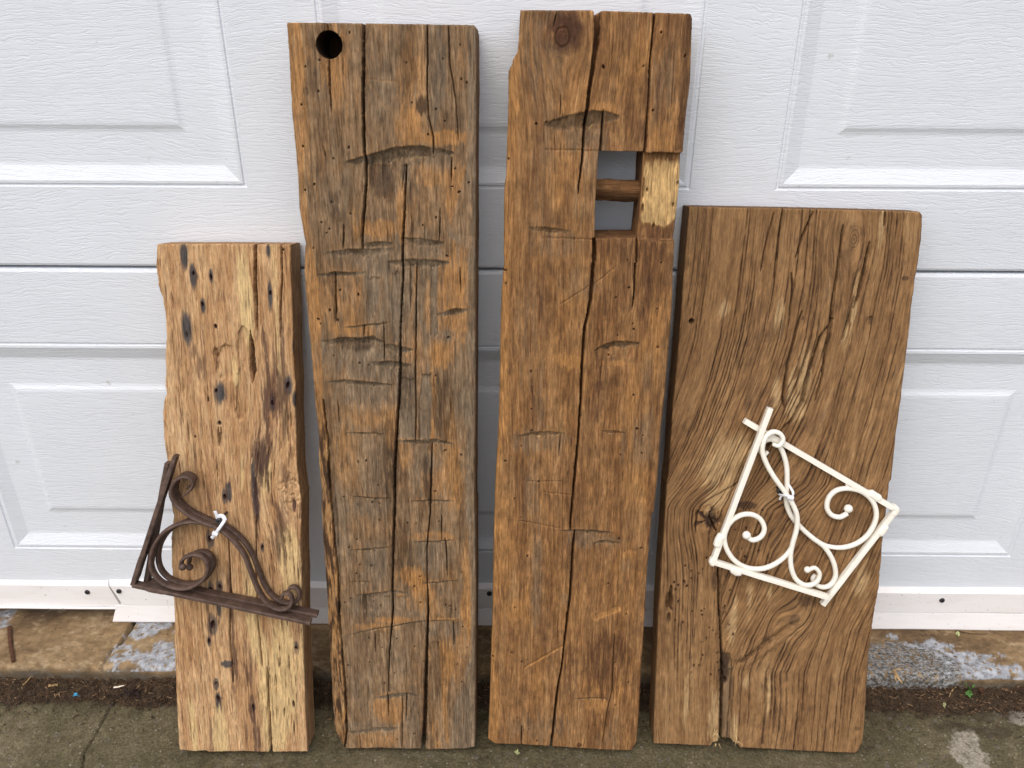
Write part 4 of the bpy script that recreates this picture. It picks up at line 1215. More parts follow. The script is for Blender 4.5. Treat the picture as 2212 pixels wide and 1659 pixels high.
def face_c(G):
    F = G.F; r = random.Random(8)
    G.w += 1.2 * MM * fbm(G.u * 16, G.v * 9, 247, 2)
    # chamfer on the right near the top, broken edge on the left
    uch = interp_poly(G.v, F.pts(C1((1285, 60), (1275, 300), (1262, 600), (1215, 800), (1200, 950), (1290, 1000)) + C3((1100, 0), (1010, 1500))))
    G.w -= np.clip(G.u - uch, 0, .02) * .55
    G.tone[..., 1] = np.maximum(G.tone[..., 1], .45 * sstep(0, .001, G.u - uch) * (G.v > F.p(1450, 330)[1]))
    ul = interp_poly(G.v, F.pts(C1((300, 60), (240, 300), (215, 600), (205, 900), (190, 1200), (170, 1659)) + C2((165, 200), (165, 700), (150, 1200), (130, 1659)) + C3((100, 500), (95, 1500))))
    x = np.clip((ul - G.u) / .012, 0, 1)
    G.w -= 2.2 * MM * x ** 1.5
    G.tone[..., 3] = np.maximum(G.tone[..., 3], .8 * sstep(.15, .5, x))
    for (Zf, x_, y_, rx, ry, s_) in ((C1, 350, 250, 40, 100, .55), (C1, 420, 800, 30, 90, .45), (C1, 640, 860, 40, 34, .8), (C1, 700, 990, 26, 40, .7), (C1, 640, 1260, 26, 40, .55), (C1, 460, 1540, 40, 24, .55), (C1, 370, 1300, 26, 90, .4), (C1, 1150, 550, 26, 80, .5), (C1, 400, 880, 14, 50, .5),
                                     (C2, 640, 130, 40, 30, .5), (C2, 300, 400, 24, 120, .4), (C2, 380, 950, 12, 90, .5), (C2, 330, 1180, 34, 24, .8), (C2, 420, 1160, 40, 14, .7), (C2, 505, 1200, 5, 34, .7), (C2, 1090, 720, 14, 40, .6), (C2, 1060, 1150, 24, 60, .65), (C2, 930, 1180, 8, 40, .55), (C2, 320, 1500, 18, 70, .6),
                                     (C3, 660, 160, 34, 22, .9), (C3, 800, 180, 30, 12, .8), (C3, 350, 400, 12, 130, .75), (C3, 380, 1400, 70, 34, .6), (C3, 800, 1480, 30, 20, .4), (C3, 540, 550, 12, 12, .5), (C3, 850, 1440, 12, 60, .5), (C3, 930, 340, 12, 14, .5)):
        blob(G, *Zf((x_, y_))[0], rx, ry, 0, s_ * .85, .9, int(x_ + y_), .45)
    for (Zf, x_, y_, rx, ry, s_) in ((C1, 190, 600, 12, 120, .8), (C1, 540, 680, 26, 16, .6), (C1, 760, 690, 24, 12, .8), (C1, 480, 900, 16, 24, .5), (C1, 900, 420, 16, 50, .6), (C1, 1000, 480, 14, 60, .6), (C1, 1200, 720, 12, 18, .9), (C1, 1150, 870, 26, 26, .7), (C1, 460, 1150, 18, 50, .55), (C1, 600, 1150, 30, 60, .4), (C1, 150, 1200, 14, 120, .7),
                                     (C2, 145, 250, 8, 120, .8), (C2, 145, 800, 10, 120, .8), (C2, 590, 650, 26, 14, .9), (C2, 500, 620, 20, 10, .5), (C2, 860, 660, 34, 5, .8), (C2, 1150, 330, 14, 90, .8), (C2, 1080, 570, 8, 40, .7), (C2, 1150, 520, 10, 90, .6), (C2, 560, 250, 30, 50, .4), (C2, 980, 950, 14, 80, .55), (C2, 1000, 1480, 26, 50, .6),
                                     (C3, 130, 200, 20, 120, .7), (C3, 200, 620, 34, 26, .75), (C3, 290, 620, 6, 50, .8), (C3, 940, 260, 20, 10, .7), (C3, 880, 420, 8, 60, .5), (C3, 960, 580, 16, 40, .5), (C3, 760, 1130, 30, 22, .65), (C3, 740, 1240, 26, 20, .8), (C3, 880, 1150, 12, 40, .7), (C3, 70, 1300, 14, 90, .8), (C3, 350, 1100, 12, 40, .5), (C3, 640, 560, 20, 40, .3)):
        blob(G, *Zf((x_, y_))[0], rx, ry, 3, s_, .8, int(x_ * 2 + y_))
    for (Zf, x_, y_, rx, ry, s_) in ((C1, 960, 650, 16, 60, .35), (C1, 1010, 700, 8, 70, .5), (C1, 1270, 450, 8, 120, .5), (C1, 880, 180, 12, 60, .3), (C1, 860, 1570, 34, 24, .45), (C1, 1060, 1600, 34, 24, .5), (C2, 760, 900, 10, 50, .5), (C2, 1150, 60, 30, 60, .5), (C2, 1080, 150, 24, 70, .35), (C2, 860, 150, 40, 120, .25), (C2, 810, 650, 20, 60, .25),
                                     (C3, 800, 960, 40, 80, .55), (C3, 580, 1030, 12, 70, .4), (C3, 630, 1510, 6, 6, .8), (C3, 560, 180, 30, 60, .2), (C2, 330, 900, 7, 60, .4), (C2, 450, 250, 20, 60, .25), (C3, 150, 560, 20, 30, .2)):
        blob(G, *Zf((x_, y_))[0], rx, ry, 1, s_, .85, int(x_ * 3 + y_))
    # recess beside the mortise
    P = F.pts(C1((1012, 962), (1300, 975), (1290, 1512), (972, 1512)))
    vt_, vb_ = P[0, 1], P[2, 1]
    uh = interp_poly(G.v, F.pts(C1((1016, 953), (1005, 1150), (995, 1300), (972, 1502))))
    rc = (G.u > uh - .001) & (G.v < vt_ + .0004 * fbm(G.u * 200, G.u * 0, 251, 2)) & (G.v > vb_)
    G.w[rc] -= .0085
    G.w[rc] += .6 * MM * fbm(G.u[rc] * 90, G.v[rc] * 50, 253, 3)
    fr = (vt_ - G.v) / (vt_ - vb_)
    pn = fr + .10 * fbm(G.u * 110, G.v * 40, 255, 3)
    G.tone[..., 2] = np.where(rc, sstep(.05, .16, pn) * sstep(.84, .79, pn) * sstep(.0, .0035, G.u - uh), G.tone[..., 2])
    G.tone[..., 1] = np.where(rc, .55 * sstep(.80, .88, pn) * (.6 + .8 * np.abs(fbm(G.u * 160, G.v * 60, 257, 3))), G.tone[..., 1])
    for (x_, y_, e) in ((1040, 1200, 1.6), (1012, 1315, 3.2), (1235, 1160, 1.5), (1205, 1295, 2), (1080, 1430, 2.5)):
        pit(G, *C1((x_, y_))[0], 2.0, .003, e, .45)
    crack(G, C1((1022, 1120, 6), (1018, 1200, 9), (1012, 1260, 5)), .003, .4, seed=95, dirt_shade=.3); crack(G, C1((1012, 1290, 8), (1006, 1360, 7)), .003, .4, seed=96, dirt_shade=.3)
    # knot
    k = F.p(*C1((500, 235))[0]); du, dv = G.u - k[0], G.v - k[1]
    rr = np.hypot(du * 1.1, dv * .82); an = np.arctan2(dv, du)
    rj = rr * (1 + .14 * fbm(np.cos(an) * 1.6 + 9, np.sin(an) * 1.6, 261, 2))
    c2 = F.p(*C1((520, 200))[0]); ro = np.hypot((G.u - c2[0]) * .95, (G.v - c2[1]) * .85) + .003 * fbm(G.u * 60, G.v * 60, 263, 3)
    G.tone[..., 1] = np.maximum(G.tone[..., 1], .95 * sstep(.0235, .009, ro))
    G.tone[..., 1] = np.maximum(G.tone[..., 1], .9 * sstep(.0015, .0005, np.abs(rj - .0075)))
    G.tone[..., 1] = np.maximum(G.tone[..., 1], .35 * sstep(.3, .9, np.sin(rj * 2400)) * sstep(.03, .012, rj))
    G.w -= 1.4 * MM * sstep(.0012, .0003, np.abs(rj - .0075)); G.w -= .9 * MM * sstep(.0065, .003, rj) * (.5 + np.abs(fbm(G.u * 300, G.v * 300, 265, 2)))
    adze(G, C1((380, 775), (500, 735), (600, 710), (700, 694), (780, 702), (865, 728)), 17, .0095, .05, .8, 41)
    adze(G, C1((280, 1430), (400, 1428), (555, 1452)), 7, .0035, .03, .6, 42)
    adze(G, C2((730, 572), (800, 535), (870, 513), (950, 512), (1040, 525)), 9, .0065, .03, .75, 43)
    adze(G, C2((230, 1138), (330, 1113), (430, 1108), (545, 1120)), 7, .004, .05, .75, 44)
    adze(G, C2((785, 1105), (860, 1102), (940, 1116)), 5, .003, .02, .4, 45)
    adze(G, C3((500, 104), (600, 98), (720, 102), (860, 120)), 6, .004, .04, .9, 46)
    adze(G, C3((715, 190), (800, 172), (900, 188)), 6, .0035, .03, .8, 47)
    adze(G, C3((590, 1206), (700, 1194), (840, 1208)), 4, .003, .03, .6, 48)
    for (a, b) in ((C1((395, 943)), C1((722, 950))), (C1((378, 1500)), C1((695, 1507))), (C1((972, 1518)), C1((1215, 1520))), (C2((505, 275)), C2((700, 150))), (C2((720, 150)), C2((880, 20))), (C2((290, 1442)), C2((520, 1442))), (C2((400, 1515)), C2((600, 1532))), (C3((240, 40)), C3((500, 90)))):
        p0, p1 = F.p(*a[0]), F.p(*b[0])
        d = poly_dist(G.u, G.v + .3 * MM * fbm(G.u * 150, G.v * 150, 267, 2), [tuple(p0), tuple(p1)])
        G.w -= 1.1 * MM * sstep(.0010, .0003, d)
    p0, p1 = F.p(*C3((275, 1005))[0]), F.p(*C3((525, 860))[0])
    d = poly_dist(G.u, G.v, [tuple(p0), tuple(p1)]); G.w -= 1.4 * MM * sstep(.0022, .0004, d); G.tone[..., 3] = np.maximum(G.tone[..., 3], sstep(.0022, .001, d))
    p0, p1 = F.p(*C3((735, 672))[0]), F.p(*C3((880, 620))[0])
    d = poly_dist(G.u, G.v, [tuple(p0), tuple(p1)]) + .0014 * fbm(G.u * 200, G.v * 200, 269, 2); G.w -= .8 * MM * sstep(.005, .003, d); G.tone[..., 3] = np.maximum(G.tone[..., 3], .95 * sstep(.005, .0035, d))
    D = .02
    crack(G, C1((722, 55, 32), (718, 180, 26), (712, 280, 24), (695, 400, 18), (672, 550, 15), (655, 700, 13), (640, 800, 10), (630, 950, 7), (610, 1120, 5), (597, 1225, 3)), D, .33, seed=61, taper=(True, False), wob=.9)
    crack(G, C1((757, 690, 4), (752, 800, 8), (740, 945, 9)), .012, .33, seed=62, taper=(False, True))
    crack(G, C1((1082, 60, 6), (1070, 200, 7), (1050, 400, 7), (1045, 600, 7), (1030, 800, 9), (1018, 955, 9)), .014, .33, seed=63, taper=(False, False))
    crack(G, C1((700, 1503, 16), (700, 1650, 17)) + C2((728, 0, 18), (722, 130, 17), (708, 250, 14), (690, 350, 13), (672, 420, 12), (665, 500, 11), (655, 650, 10), (648, 800, 10), (648, 870, 8), (635, 1050, 9), (625, 1200, 9), (610, 1350, 10), (598, 1480, 10), (583, 1659, 10)) + C3((573, 40, 9), (570, 112, 6)), D, .35, seed=64, taper=(False, False))
    crack(G, C3((600, 100, 6), (585, 250, 10), (578, 400, 10), (568, 550, 11), (555, 650, 11), (540, 780, 10), (530, 860, 6), (515, 1000, 8), (495, 1100, 10), (475, 1250, 12), (460, 1400, 12), (443, 1530, 13)), D, .35, seed=65, taper=(False, True))
    crack(G, C1((968, 1512, 8), (966, 1659, 7)) + C2((1005, 0, 7), (1000, 180, 7), (985, 310, 4)), .012, .33, seed=66, taper=(True, False))
    for i, (pts, d_) in enumerate(((C3((860, 780, 3), (850, 1000, 4), (845, 1150, 4), (810, 1300, 3), (775, 1535, 3)), .005), (C3((253, 1380, 4), (250, 1510, 5)), .008), (C1((465, 70, 4), (440, 180, 3)), .005), (C1((625, 70, 3), (630, 130, 3)), .004), (C2((560, 1370, 3), (556, 1430, 3)), .004), (C2((512, 1130, 4), (500, 1280, 4)), .005), (C2((585, 1160, 3), (583, 1215, 3)), .005),
                                   (C1((490, 590, 3), (485, 740, 4)), .004), (C2((790, 600, 3), (770, 800, 3)), .003), (C2((760, 400, 3), (765, 520, 3)), .003))):
        crack(G, pts, d_, .27, seed=70 + i)
    for i in range(110):
        c = r.uniform(G.u.min() + .01, G.u.max()); a = r.uniform(0, .85)
        level_check(G, c, a, a + r.uniform(.02, .10), .00016, r.uniform(.0006, .0016), 500 + i)
    known = [(C1, q) for q in ((812, 165), (1121, 204), (758, 421), (1009, 415), (1272, 352), (1070, 695), (397, 768), (318, 1305), (202, 1445), (165, 1508), (160, 1000), (385, 1655), (909, 1638), (1225, 940), (442, 570), (335, 780), (1122, 1655))]
    known += [(C2, q) for q in ((145, 45), (150, 130), (222, 213), (964, 160), (878, 225), (1152, 300), (990, 398), (996, 434), (890, 476), (832, 612), (1153, 553), (317, 712), (320, 960), (320, 1105), (254, 1210), (148, 1307), (995, 870), (877, 906), (1018, 1093), (1057, 1137), (909, 1265), (1048, 1252), (292, 1378), (1037, 1380), (908, 1512), (367, 1443), (210, 1556))]
    known += [(C3, q) for q in ((243, 20), (890, 160), (928, 242), (1033, 222), (820, 455), (936, 650), (820, 720), (208, 610), (290, 270), (187, 905), (64, 930), (330, 802), (365, 778), (895, 918), (862, 970), (770, 1107), (205, 1185), (225, 1333), (192, 1378), (300, 1405), (353, 1480), (802, 1368), (729, 1380), (950, 1100), (560, 1158), (285, 955), (253, 965), (122, 985), (865, 1250))]
    for Zf, q in known:
        if r.random() < .3: continue
        pit(G, *Zf(q)[0], r.uniform(1.0, 1.8), .005, r.choice([1, 1, 1.3, 1.8]), .75, r.uniform(0, 3))


def grain_c(G):
    pinch(G, *C1((510, 225))[0], 62, .75, 1.7)


left_c = C1((235, 55), (225, 250), (215, 330), (188, 375), (186, 395), (160, 450), (160, 650), (150, 900), (145, 1100), (132, 1200), (130, 1600)) + C2((140, 0), (125, 150), (115, 400), (110, 700), (105, 1000), (95, 1200), (80, 1450), (75, 1630)) + C3((72, 0), (68, 200), (62, 600), (50, 1000), (40, 1300), (32, 1470), (34, 1500))
right_c = C1((1300, 60), (1312, 90), (1322, 115), (1310, 500), (1285, 700), (1265, 950), (1250, 975), (1245, 1150), (1225, 1350), (1205, 1515), (1200, 1640)) + C2((1258, 0), (1248, 300), (1235, 450), (1215, 700), (1200, 900), (1175, 1100), (1155, 1400), (1130, 1640)) + C3((1105, 0), (1075, 350), (1055, 700), (1035, 1000), (1020, 1300), (1005, 1490), (975, 1545))
top_c = C1((238, 63), (450, 64), (690, 64), (702, 78), (712, 84), (730, 72), (742, 67), (1060, 78), (1300, 86))
bot_c = C3((34, 1478), (80, 1502), (250, 1507), (440, 1518), (452, 1522), (700, 1535), (930, 1545), (975, 1543))
M['wood_c'] = wood_mat('brown_hewn_beam', [(.05, (.095, .040, .015)), (.38, (.190, .090, .032)), (.62, (.265, .134, .050)), (.95, (.37, .205, .085))],
                       (.190, .150, .098), (.058, .024, .012), (.58, .37, .155), (.41, .200, .064), .15, .26, .8, .55)
beam_c = timber('wooden_beam', 'tall orange-brown beam with a square mortise and round knot at its top', 'beam', FC, left_c, right_c, top_c, bot_c,
                M['wood_c'], 330, 880, {'face': face_c, 'grain': grain_c}, holes=[('poly', hole_c)], fray=.6, edge=(2.2, 1.8), relief=(.20, .12), walltone=(.1, .25, 0, .55))

# peg across the mortise
pl = FC.pts(C1((690, 1195), (780, 1196), (880, 1203), (1040, 1205)), -.030)
v, f, gr, tn = [], [], [], []
K, NS = 14, 60
for i in range(NS + 1):
    t = i / NS
    c = np.array([np.interp(t, np.linspace(0, 1, 4), pl[:, 0]), np.interp(t, np.linspace(0, 1, 4), pl[:, 1])])
    for k in range(K):
        a = 2 * math.pi * k / K
        ca, sa = math.cos(a), math.sin(a)
        e = (abs(ca) ** 3.2 + abs(sa) ** 3.2) ** (-1 / 3.2)
        rr = (1 + .07 * float(gnoise(t * 5 + ca, sa * 2, 271)) + .03 * float(gnoise(t * 30, k, 273)))
        dv, dw = .0116 * e * sa * rr, .012 * e * ca * rr
        # split face along the lower third
        if sa < -.2: dw -= .004
        v.append(FC.to3(c[0], c[1] + dv, -.030 + dw).ravel()); gr.append((k * .004 + dv, c[0], dw)); tn.append((0, .7 if sa < -.2 else .4, 0, .2))
for i in range(NS):
    for k in range(K):
        l = (k + 1) % K
        f.append((i * K + k, (i + 1) * K + k, (i + 1) * K + l, i * K + l))
mesh_obj('peg', v, np.array(f), M['wood_c'], FC.to3(pl[1, 0], pl[1, 1], -.03).ravel(), beam_c, True, {'grain': ('FLOAT_VECTOR', gr), 'tone': ('FLOAT_COLOR', tn)})

# ---- fourth timber: wide dark plank with swirling grain
FD = Face((1650, 1618), (1740, 452), .040)


def grain_d(G):
    F = G.F
    sp = F.pts(E1((800, 0, 0), (770, 300, 0), (745, 500, 0), (690, 800, 0), (620, 1050, 0), (500, 1350, 0), (350, 1659, 0)) + E2((230, 150, 0), (150, 400, 0), (60, 700, 0), (-10, 900, 0), (-50, 1100, 0), (-65, 1600, 0)))
    sp2 = F.pts(E1((800, 0, 0), (780, 400, 0), (730, 800, 0), (640, 1200, 0), (530, 1659, 0)) + E2((455, 150, 0), (330, 500, 0), (180, 850, 0), (130, 1100, 0), (110, 1600, 0)))
    sp3 = F.pts(E1((800, 0, 0), (770, 300, 0), (745, 500, 0), (690, 800, 0), (620, 1050, 0), (500, 1350, 0), (350, 1659, 0)) + E2((275, 40, 0), (245, 150, 0), (228, 300, 0), (215, 700, 0), (205, 1600, 0)))
    ref = F.p(*E1((800, 0))[0])[0]
    sh1, sh2, sh3 = interp_poly(G.v, sp) - ref, interp_poly(G.v, sp2) - ref, interp_poly(G.v, sp3) - ref
    kR = sstep(-.02, .10, G.u - F.p(1650, 1000)[0])
    right = sh1 * (1 - kR) + sh2 * kR
    ucr = interp_poly(G.v, F.pts(E2((400, -400), (415, 0), (425, 250), (440, 500), (445, 900), (455, 1500))))
    kL = sstep(.004, -.004, G.u - ucr) * sstep(F.p(1500, 1100)[1] + .03, F.p(1500, 1100)[1] - .02, G.v)
    kL2 = sstep(.03, -.03, G.u - ucr) * sstep(F.p(1500, 700)[1], F.p(1500, 1080)[1], G.v)
    kk = kL
    G.g = G.g - (right * (1 - kk) + sh3 * kk)
    G.right = right
    pinch(G, *E2((375, 215))[0], 55, .8, 1.3)
    pinch(G, *E2((860, 790))[0], 46, .6, 1.2)
    pinch(G, *E1((1240, 225))[0], 44, .8, 2.0)
    # wood swirls into the branch groove from the left
    c = F.p(*E2((620, 700))[0])
    G.g = G.g - .010 * np.exp(-(((G.u - c[0]) / .045) ** 2 + ((G.v - c[1]) / .075) ** 2))
    c = F.p(*E2((700, 1000))[0])
    G.g = G.g + .003 * np.exp(-(((G.u - c[0]) / .045) ** 2 + ((G.v - c[1]) / .05) ** 2))
    G.g = G.g + 1.3 * MM * fbm(G.u * 40, G.v * 10, 279, 2)


def face_d(G):
    F = G.F; r = random.Random(12)
    G.w += 1.0 * MM * fbm(G.u * 12, G.v * 7, 281, 2)
    # open ring lines that follow the grain
    gl = np.sort(G.g.ravel())[::97]
    lo, hi = np.quantile(gl, .002), np.quantile(gl, .998)
    vmax = float(G.v.max())
    c = lo; i = 0
    while c < hi:
        c += r.uniform(.0020, .0050); i += 1
        a = r.uniform(-.12, .5)
        level_check(G, c, a, a + r.uniform(.14, .45), r.uniform(.00026, .0005), r.uniform(.0015, .0035), 600 + i, .9, .5)
        if r.random() < .6:
            a = r.uniform(.25, .6)
            level_check(G, c + r.uniform(-.0008, .0008), a, a + r.uniform(.06, .3), r.uniform(.00026, .0005), r.uniform(.0015, .0035), 900 + i, .9, .6)
    ring = np.sin((G.g + .0008 * fbm(G.g * 300, G.v * 6, 283, 2)) * 2 * np.pi / .0042)
    G.w += .22 * MM * ring
    G.tone[..., 1] = np.maximum(G.tone[..., 1], .16 * sstep(.55, 1, -ring) * sstep(-.2, .4, fbm(G.u * 25, G.v * 9, 285, 3)))
    crack(G, E1((1330, 240, 6), (1290, 430, 9), (1262, 560, 10), (1235, 640, 4)), .008, .58, seed=81)
    crack(G, E1((1175, 140, 4), (1140, 420, 6), (1110, 620, 6), (1100, 760, 8), (1070, 900, 8), (1050, 1040, 6), (1010, 1180, 4)), .009, .58, seed=82)
    crack(G, E1((1240, 560, 4), (1200, 720, 7), (1160, 830, 4)), .007, .58, seed=83)
    crack(G, E1((1120, 690, 5), (1040, 800, 8), (1010, 900, 7), (960, 1060, 14), (935, 1180, 14), (880, 1280, 9), (820, 1340, 8), (700, 1480, 5)), .010, .58, seed=84)
    crack(G, E1((935, 640, 4), (890, 800, 7), (850, 950, 8), (830, 1080, 8), (820, 1160, 6), (830, 1220, 5)), .008, .58, seed=85)
    crack(G, E1((870, 420, 5), (880, 500, 6), (860, 690, 5)), .006, .58, seed=86); crack(G, E1((822, 45, 6), (800, 200, 5), (770, 460, 4)), .007, .58, seed=87)
    crack(G, E1((1425, 60, 8), (1418, 150, 9)), .008, .58, seed=88); crack(G, E1((1000, 60, 3), (940, 200, 6), (895, 340, 5)), .006, .58, seed=89)
    crack(G, E1((770, 70, 4), (720, 250, 3), (690, 420, 3)), .004, .58, seed=90)
    for (x_, y_, rx, ry) in ((1240, 620, 5, 50), (1190, 760, 5, 40), (870, 1100, 8, 34), (950, 1020, 12, 50), (780, 1130, 8, 30), (1400, 150, 6, 40), (900, 1230, 18, 24)):
        blob(G, *E1((x_, y_))[0], rx, ry, 2, .8, 1.1, int(x_), .45)
    for (x_, y_, rx, ry) in ((560, 1460, 26, 16), (460, 1560, 30, 30), (520, 1500, 20, 18), (800, 670, 6, 20), (475, 640, 8, 10)):
        blob(G, *E1((x_, y_))[0], rx * 1.3, ry * 1.5, 2, .8, 1.2, int(x_), .5)
    for (x_, y_, rx, ry) in ((430, 90, 24, 30), (480, 20, 18, 22), (250, 1280, 5, 60), (415, 1350, 10, 70), (425, 1480, 14, 20), (530, 1430, 8, 40), (620, 660, 6, 40), (740, 620, 5, 30), (730, 1240, 5, 50), (520, 800, 8, 50), (1270, 560, 14, 40), (600, 1160, 10, 20)):
        blob(G, *E2((x_, y_))[0], rx, ry, 2, .7, 1.2, int(x_ + 1), .5)
    for (Zf, x_, y_, rx, ry, s_) in ((E1, 590, 900, 20, 34, .35), (E1, 700, 760, 40, 50, .25), (E1, 330, 130, 18, 40, .3), (E1, 640, 1150, 20, 40, .3), (E1, 1330, 700, 8, 8, .5), (E1, 948, 690, 5, 5, .6), (E1, 1060, 1300, 40, 30, .2), (E1, 750, 1200, 10, 24, .4), (E1, 1540, 455, 8, 4, .6), (E1, 1100, 350, 40, 90, .25),
                                     (E2, 950, 690, 22, 14, .55), (E2, 880, 800, 12, 16, .5), (E2, 600, 130, 22, 9, .75), (E2, 390, 215, 14, 18, .75), (E2, 420, 560, 8, 24, .55), (E2, 470, 1080, 10, 30, .7), (E2, 1190, 1100, 6, 50, .3), (E2, 1240, 1430, 16, 5, .35), (E2, 1210, 200, 40, 60, .25), (E2, 1340, 480, 6, 30, .3), (E2, 350, 880, 6, 20, .3), (E2, 720, 900, 14, 6, .4)):
        blob(G, *Zf((x_, y_))[0], rx, ry, 1, s_, .6, int(x_ + y_))
    # knot at the left with radiating splits
    k = F.p(*E2((375, 215))[0]); du, dv = G.u - k[0], G.v - k[1]
    rr = np.hypot(du, dv); an = np.arctan2(dv, du)
    kn = sstep(.022, .010, rr)
    rays = sstep(.35, .7, np.cos(an * 5 + 2.2 * fbm(rr * 120, an, 287, 2)))
    G.w -= kn * (1.5 * MM + 2.5 * MM * rays) ; G.w += kn * 1.0 * MM * fbm(G.u * 220, G.v * 220, 289, 3)
    G.tone[..., 1] = np.maximum(G.tone[..., 1], kn * .95 * rays)
    crack(G, E2((590, -30, 5), (520, 20, 8), (430, 70, 6), (345, 130, 7), (315, 180, 6), (305, 300, 3)), .008, .4, seed=91)
    crack(G, E2((385, 190, 6), (405, 240, 12), (430, 290, 8)), .010, .4, seed=92)
    crack(G, E2((425, 300, 4), (432, 420, 6), (440, 560, 8), (440, 700, 8), (450, 850, 8), (457, 1000, 10), (462, 1100, 16), (458, 1250, 18), (456, 1400, 18), (452, 1530, 22)), .014, .4, seed=93, taper=(True, True))
    # broad eroded channel under it
    Pc = F.pts(E2((485, 990, 40), (490, 1080, 60), (490, 1200, 62), (485, 1350, 70), (480, 1540, 84)))
    o_ = np.argsort(Pc[:, 1]); uc = np.interp(G.v, Pc[o_, 1], Pc[o_, 0]) + 1 * MM * fbm(G.v * 60, G.v * 0, 291, 3)
    hw = np.interp(G.v, Pc[o_, 1], Pc[o_, 2]) * .3709 * PX * .5
    inch = sstep(1.15, .85, np.abs(G.u - uc) / hw) * (G.v < Pc[:, 1].max())
    G.w -= inch * (5.5 * MM - 1.2 * MM * fbm(G.u * 300, G.v * 12, 293, 2))
    G.tone[..., 0] = np.maximum(G.tone[..., 0], .65 * inch)
    blob(G, *E2((470, 1090))[0], 12, 44, 1, .8, .5, 4)
    # branch groove
    P0, P1 = F.p(*E2((870, 815))[0]), F.p(*E2((545, 1060))[0])
    d = poly_dist(G.u, G.v + .8 * MM * fbm(G.u * 70, G.v * 70, 295, 2), [tuple(P0), tuple(P1)])
    ax = (P1 - P0) / np.linalg.norm(P1 - P0); side = (G.u - P0[0]) * ax[1] - (G.v - P0[1]) * ax[0]
    al = (G.u - P0[0]) * ax[0] + (G.v - P0[1]) * ax[1]; Ln = np.linalg.norm(P1 - P0)
    e = sstep(-.004, .010, al) * sstep(Ln + .004, Ln - .01, al)
    G.w += e * 2.4 * MM * np.exp(-((d - .0075) / .0045) ** 2)
    G.w -= e * 5.5 * MM * sstep(.0036, .0008, d)
    G.tone[..., 1] = np.maximum(G.tone[..., 1], e * .5 * sstep(.003, .001, d))
    rg = np.sin(d * 2 * np.pi / .0022)
    G.tone[..., 1] = np.maximum(G.tone[..., 1], e * .35 * sstep(.4, .9, rg) * sstep(.016, .010, d))
    # upper knot eye
    k = F.p(*E1((1240, 225))[0]); du, dv = G.u - k[0], G.v - k[1]
    rr = np.hypot(du * 1.4, dv * .7)
    G.tone[..., 1] = np.maximum(G.tone[..., 1], .6 * sstep(.3, .8, np.sin(rr * 2000 + 2 * fbm(G.u * 90, G.v * 90, 297, 2))) * sstep(.013, .006, rr))
    G.w -= .8 * MM * sstep(.006, .002, rr) * (.4 + np.abs(fbm(G.u * 300, G.v * 300, 299, 2)))
    # see-through looking void by the left edge
    pit(G, *E2((152, 690))[0], 7, .020, 2.8, .4); pit(G, *E2((150, 780))[0], 3, .008, 3, .5); pit(G, *E2((162, 620))[0], 3, .006, 3, .4)
    pit(G, *E1((283, 707))[0], 4.5, .012, 1, .6); pit(G, *E1((1338, 690))[0], 2.6, .003, 1.5, .3)
    pit(G, *E2((475, 1160))[0], 6, .010, 1.2, .8)
    for i in range(60):                       # worm holes in a cloud along the split
        a = r.random()
        x_ = 330 + r.gauss(0, 75) + 120 * a; y_ = 420 + 780 * r.random()
        if r.random() < .25: x_, y_ = r.uniform(480, 700), r.uniform(150, 560)
        pit(G, *E2((x_, y_))[0], r.uniform(1.2, 2.0), .004, r.choice([1, 1, 1.5]), .7)
    for q in ((180, 578), (205, 595), (190, 620), (255, 600), (240, 575), (145, 770), (185, 800), (205, 690), (165, 735)):
        pit(G, *E2(q)[0], 2, .005, 1.3, .8)


left_d = E1((272, 30), (262, 150), (240, 400), (220, 700), (195, 1000), (175, 1200), (150, 1600)) + E2((138, 0), (120, 300), (105, 500), (90, 750), (75, 1100), (65, 1350), (62, 1525))
right_d = E1((1630, 55), (1648, 90), (1640, 250), (1600, 500), (1560, 850), (1548, 970), (1530, 1100), (1490, 1400), (1465, 1640)) + E2((1440, 0), (1400, 350), (1382, 560), (1380, 600), (1345, 800), (1320, 1000), (1305, 1250), (1285, 1500), (1272, 1545), (1245, 1580))
top_d = E1((272, 36), (800, 45), (1300, 56), (1630, 66))
bot_d = E2((62, 1518), (250, 1526), (385, 1531), (395, 1512), (440, 1500), (495, 1500), (540, 1520), (555, 1541), (900, 1560), (1245, 1576))
M['wood_d'] = wood_mat('brown_swirl_plank', [(.05, (.122, .060, .024)), (.38, (.206, .110, .045)), (.62, (.262, .145, .061)), (.95, (.34, .205, .094))],
                       (.150, .125, .085), (.038, .020, .013), (.50, .33, .16), (.25, .13, .05), .0, .18, .6, .4, .0008, .15, flecks=.6)
beam_d = timber('wooden_plank', 'wide dark brown plank with swirling grain and knots, rightmost timber at the door', 'plank', FD, left_d, right_d, top_d, bot_d,
                M['wood_d'], 430, 680, {'face': face_d, 'grain': grain_d}, fray=.35, edge=(1.6, 5), relief=(.14, .10), walltone=(.0, .35, 0, .2))

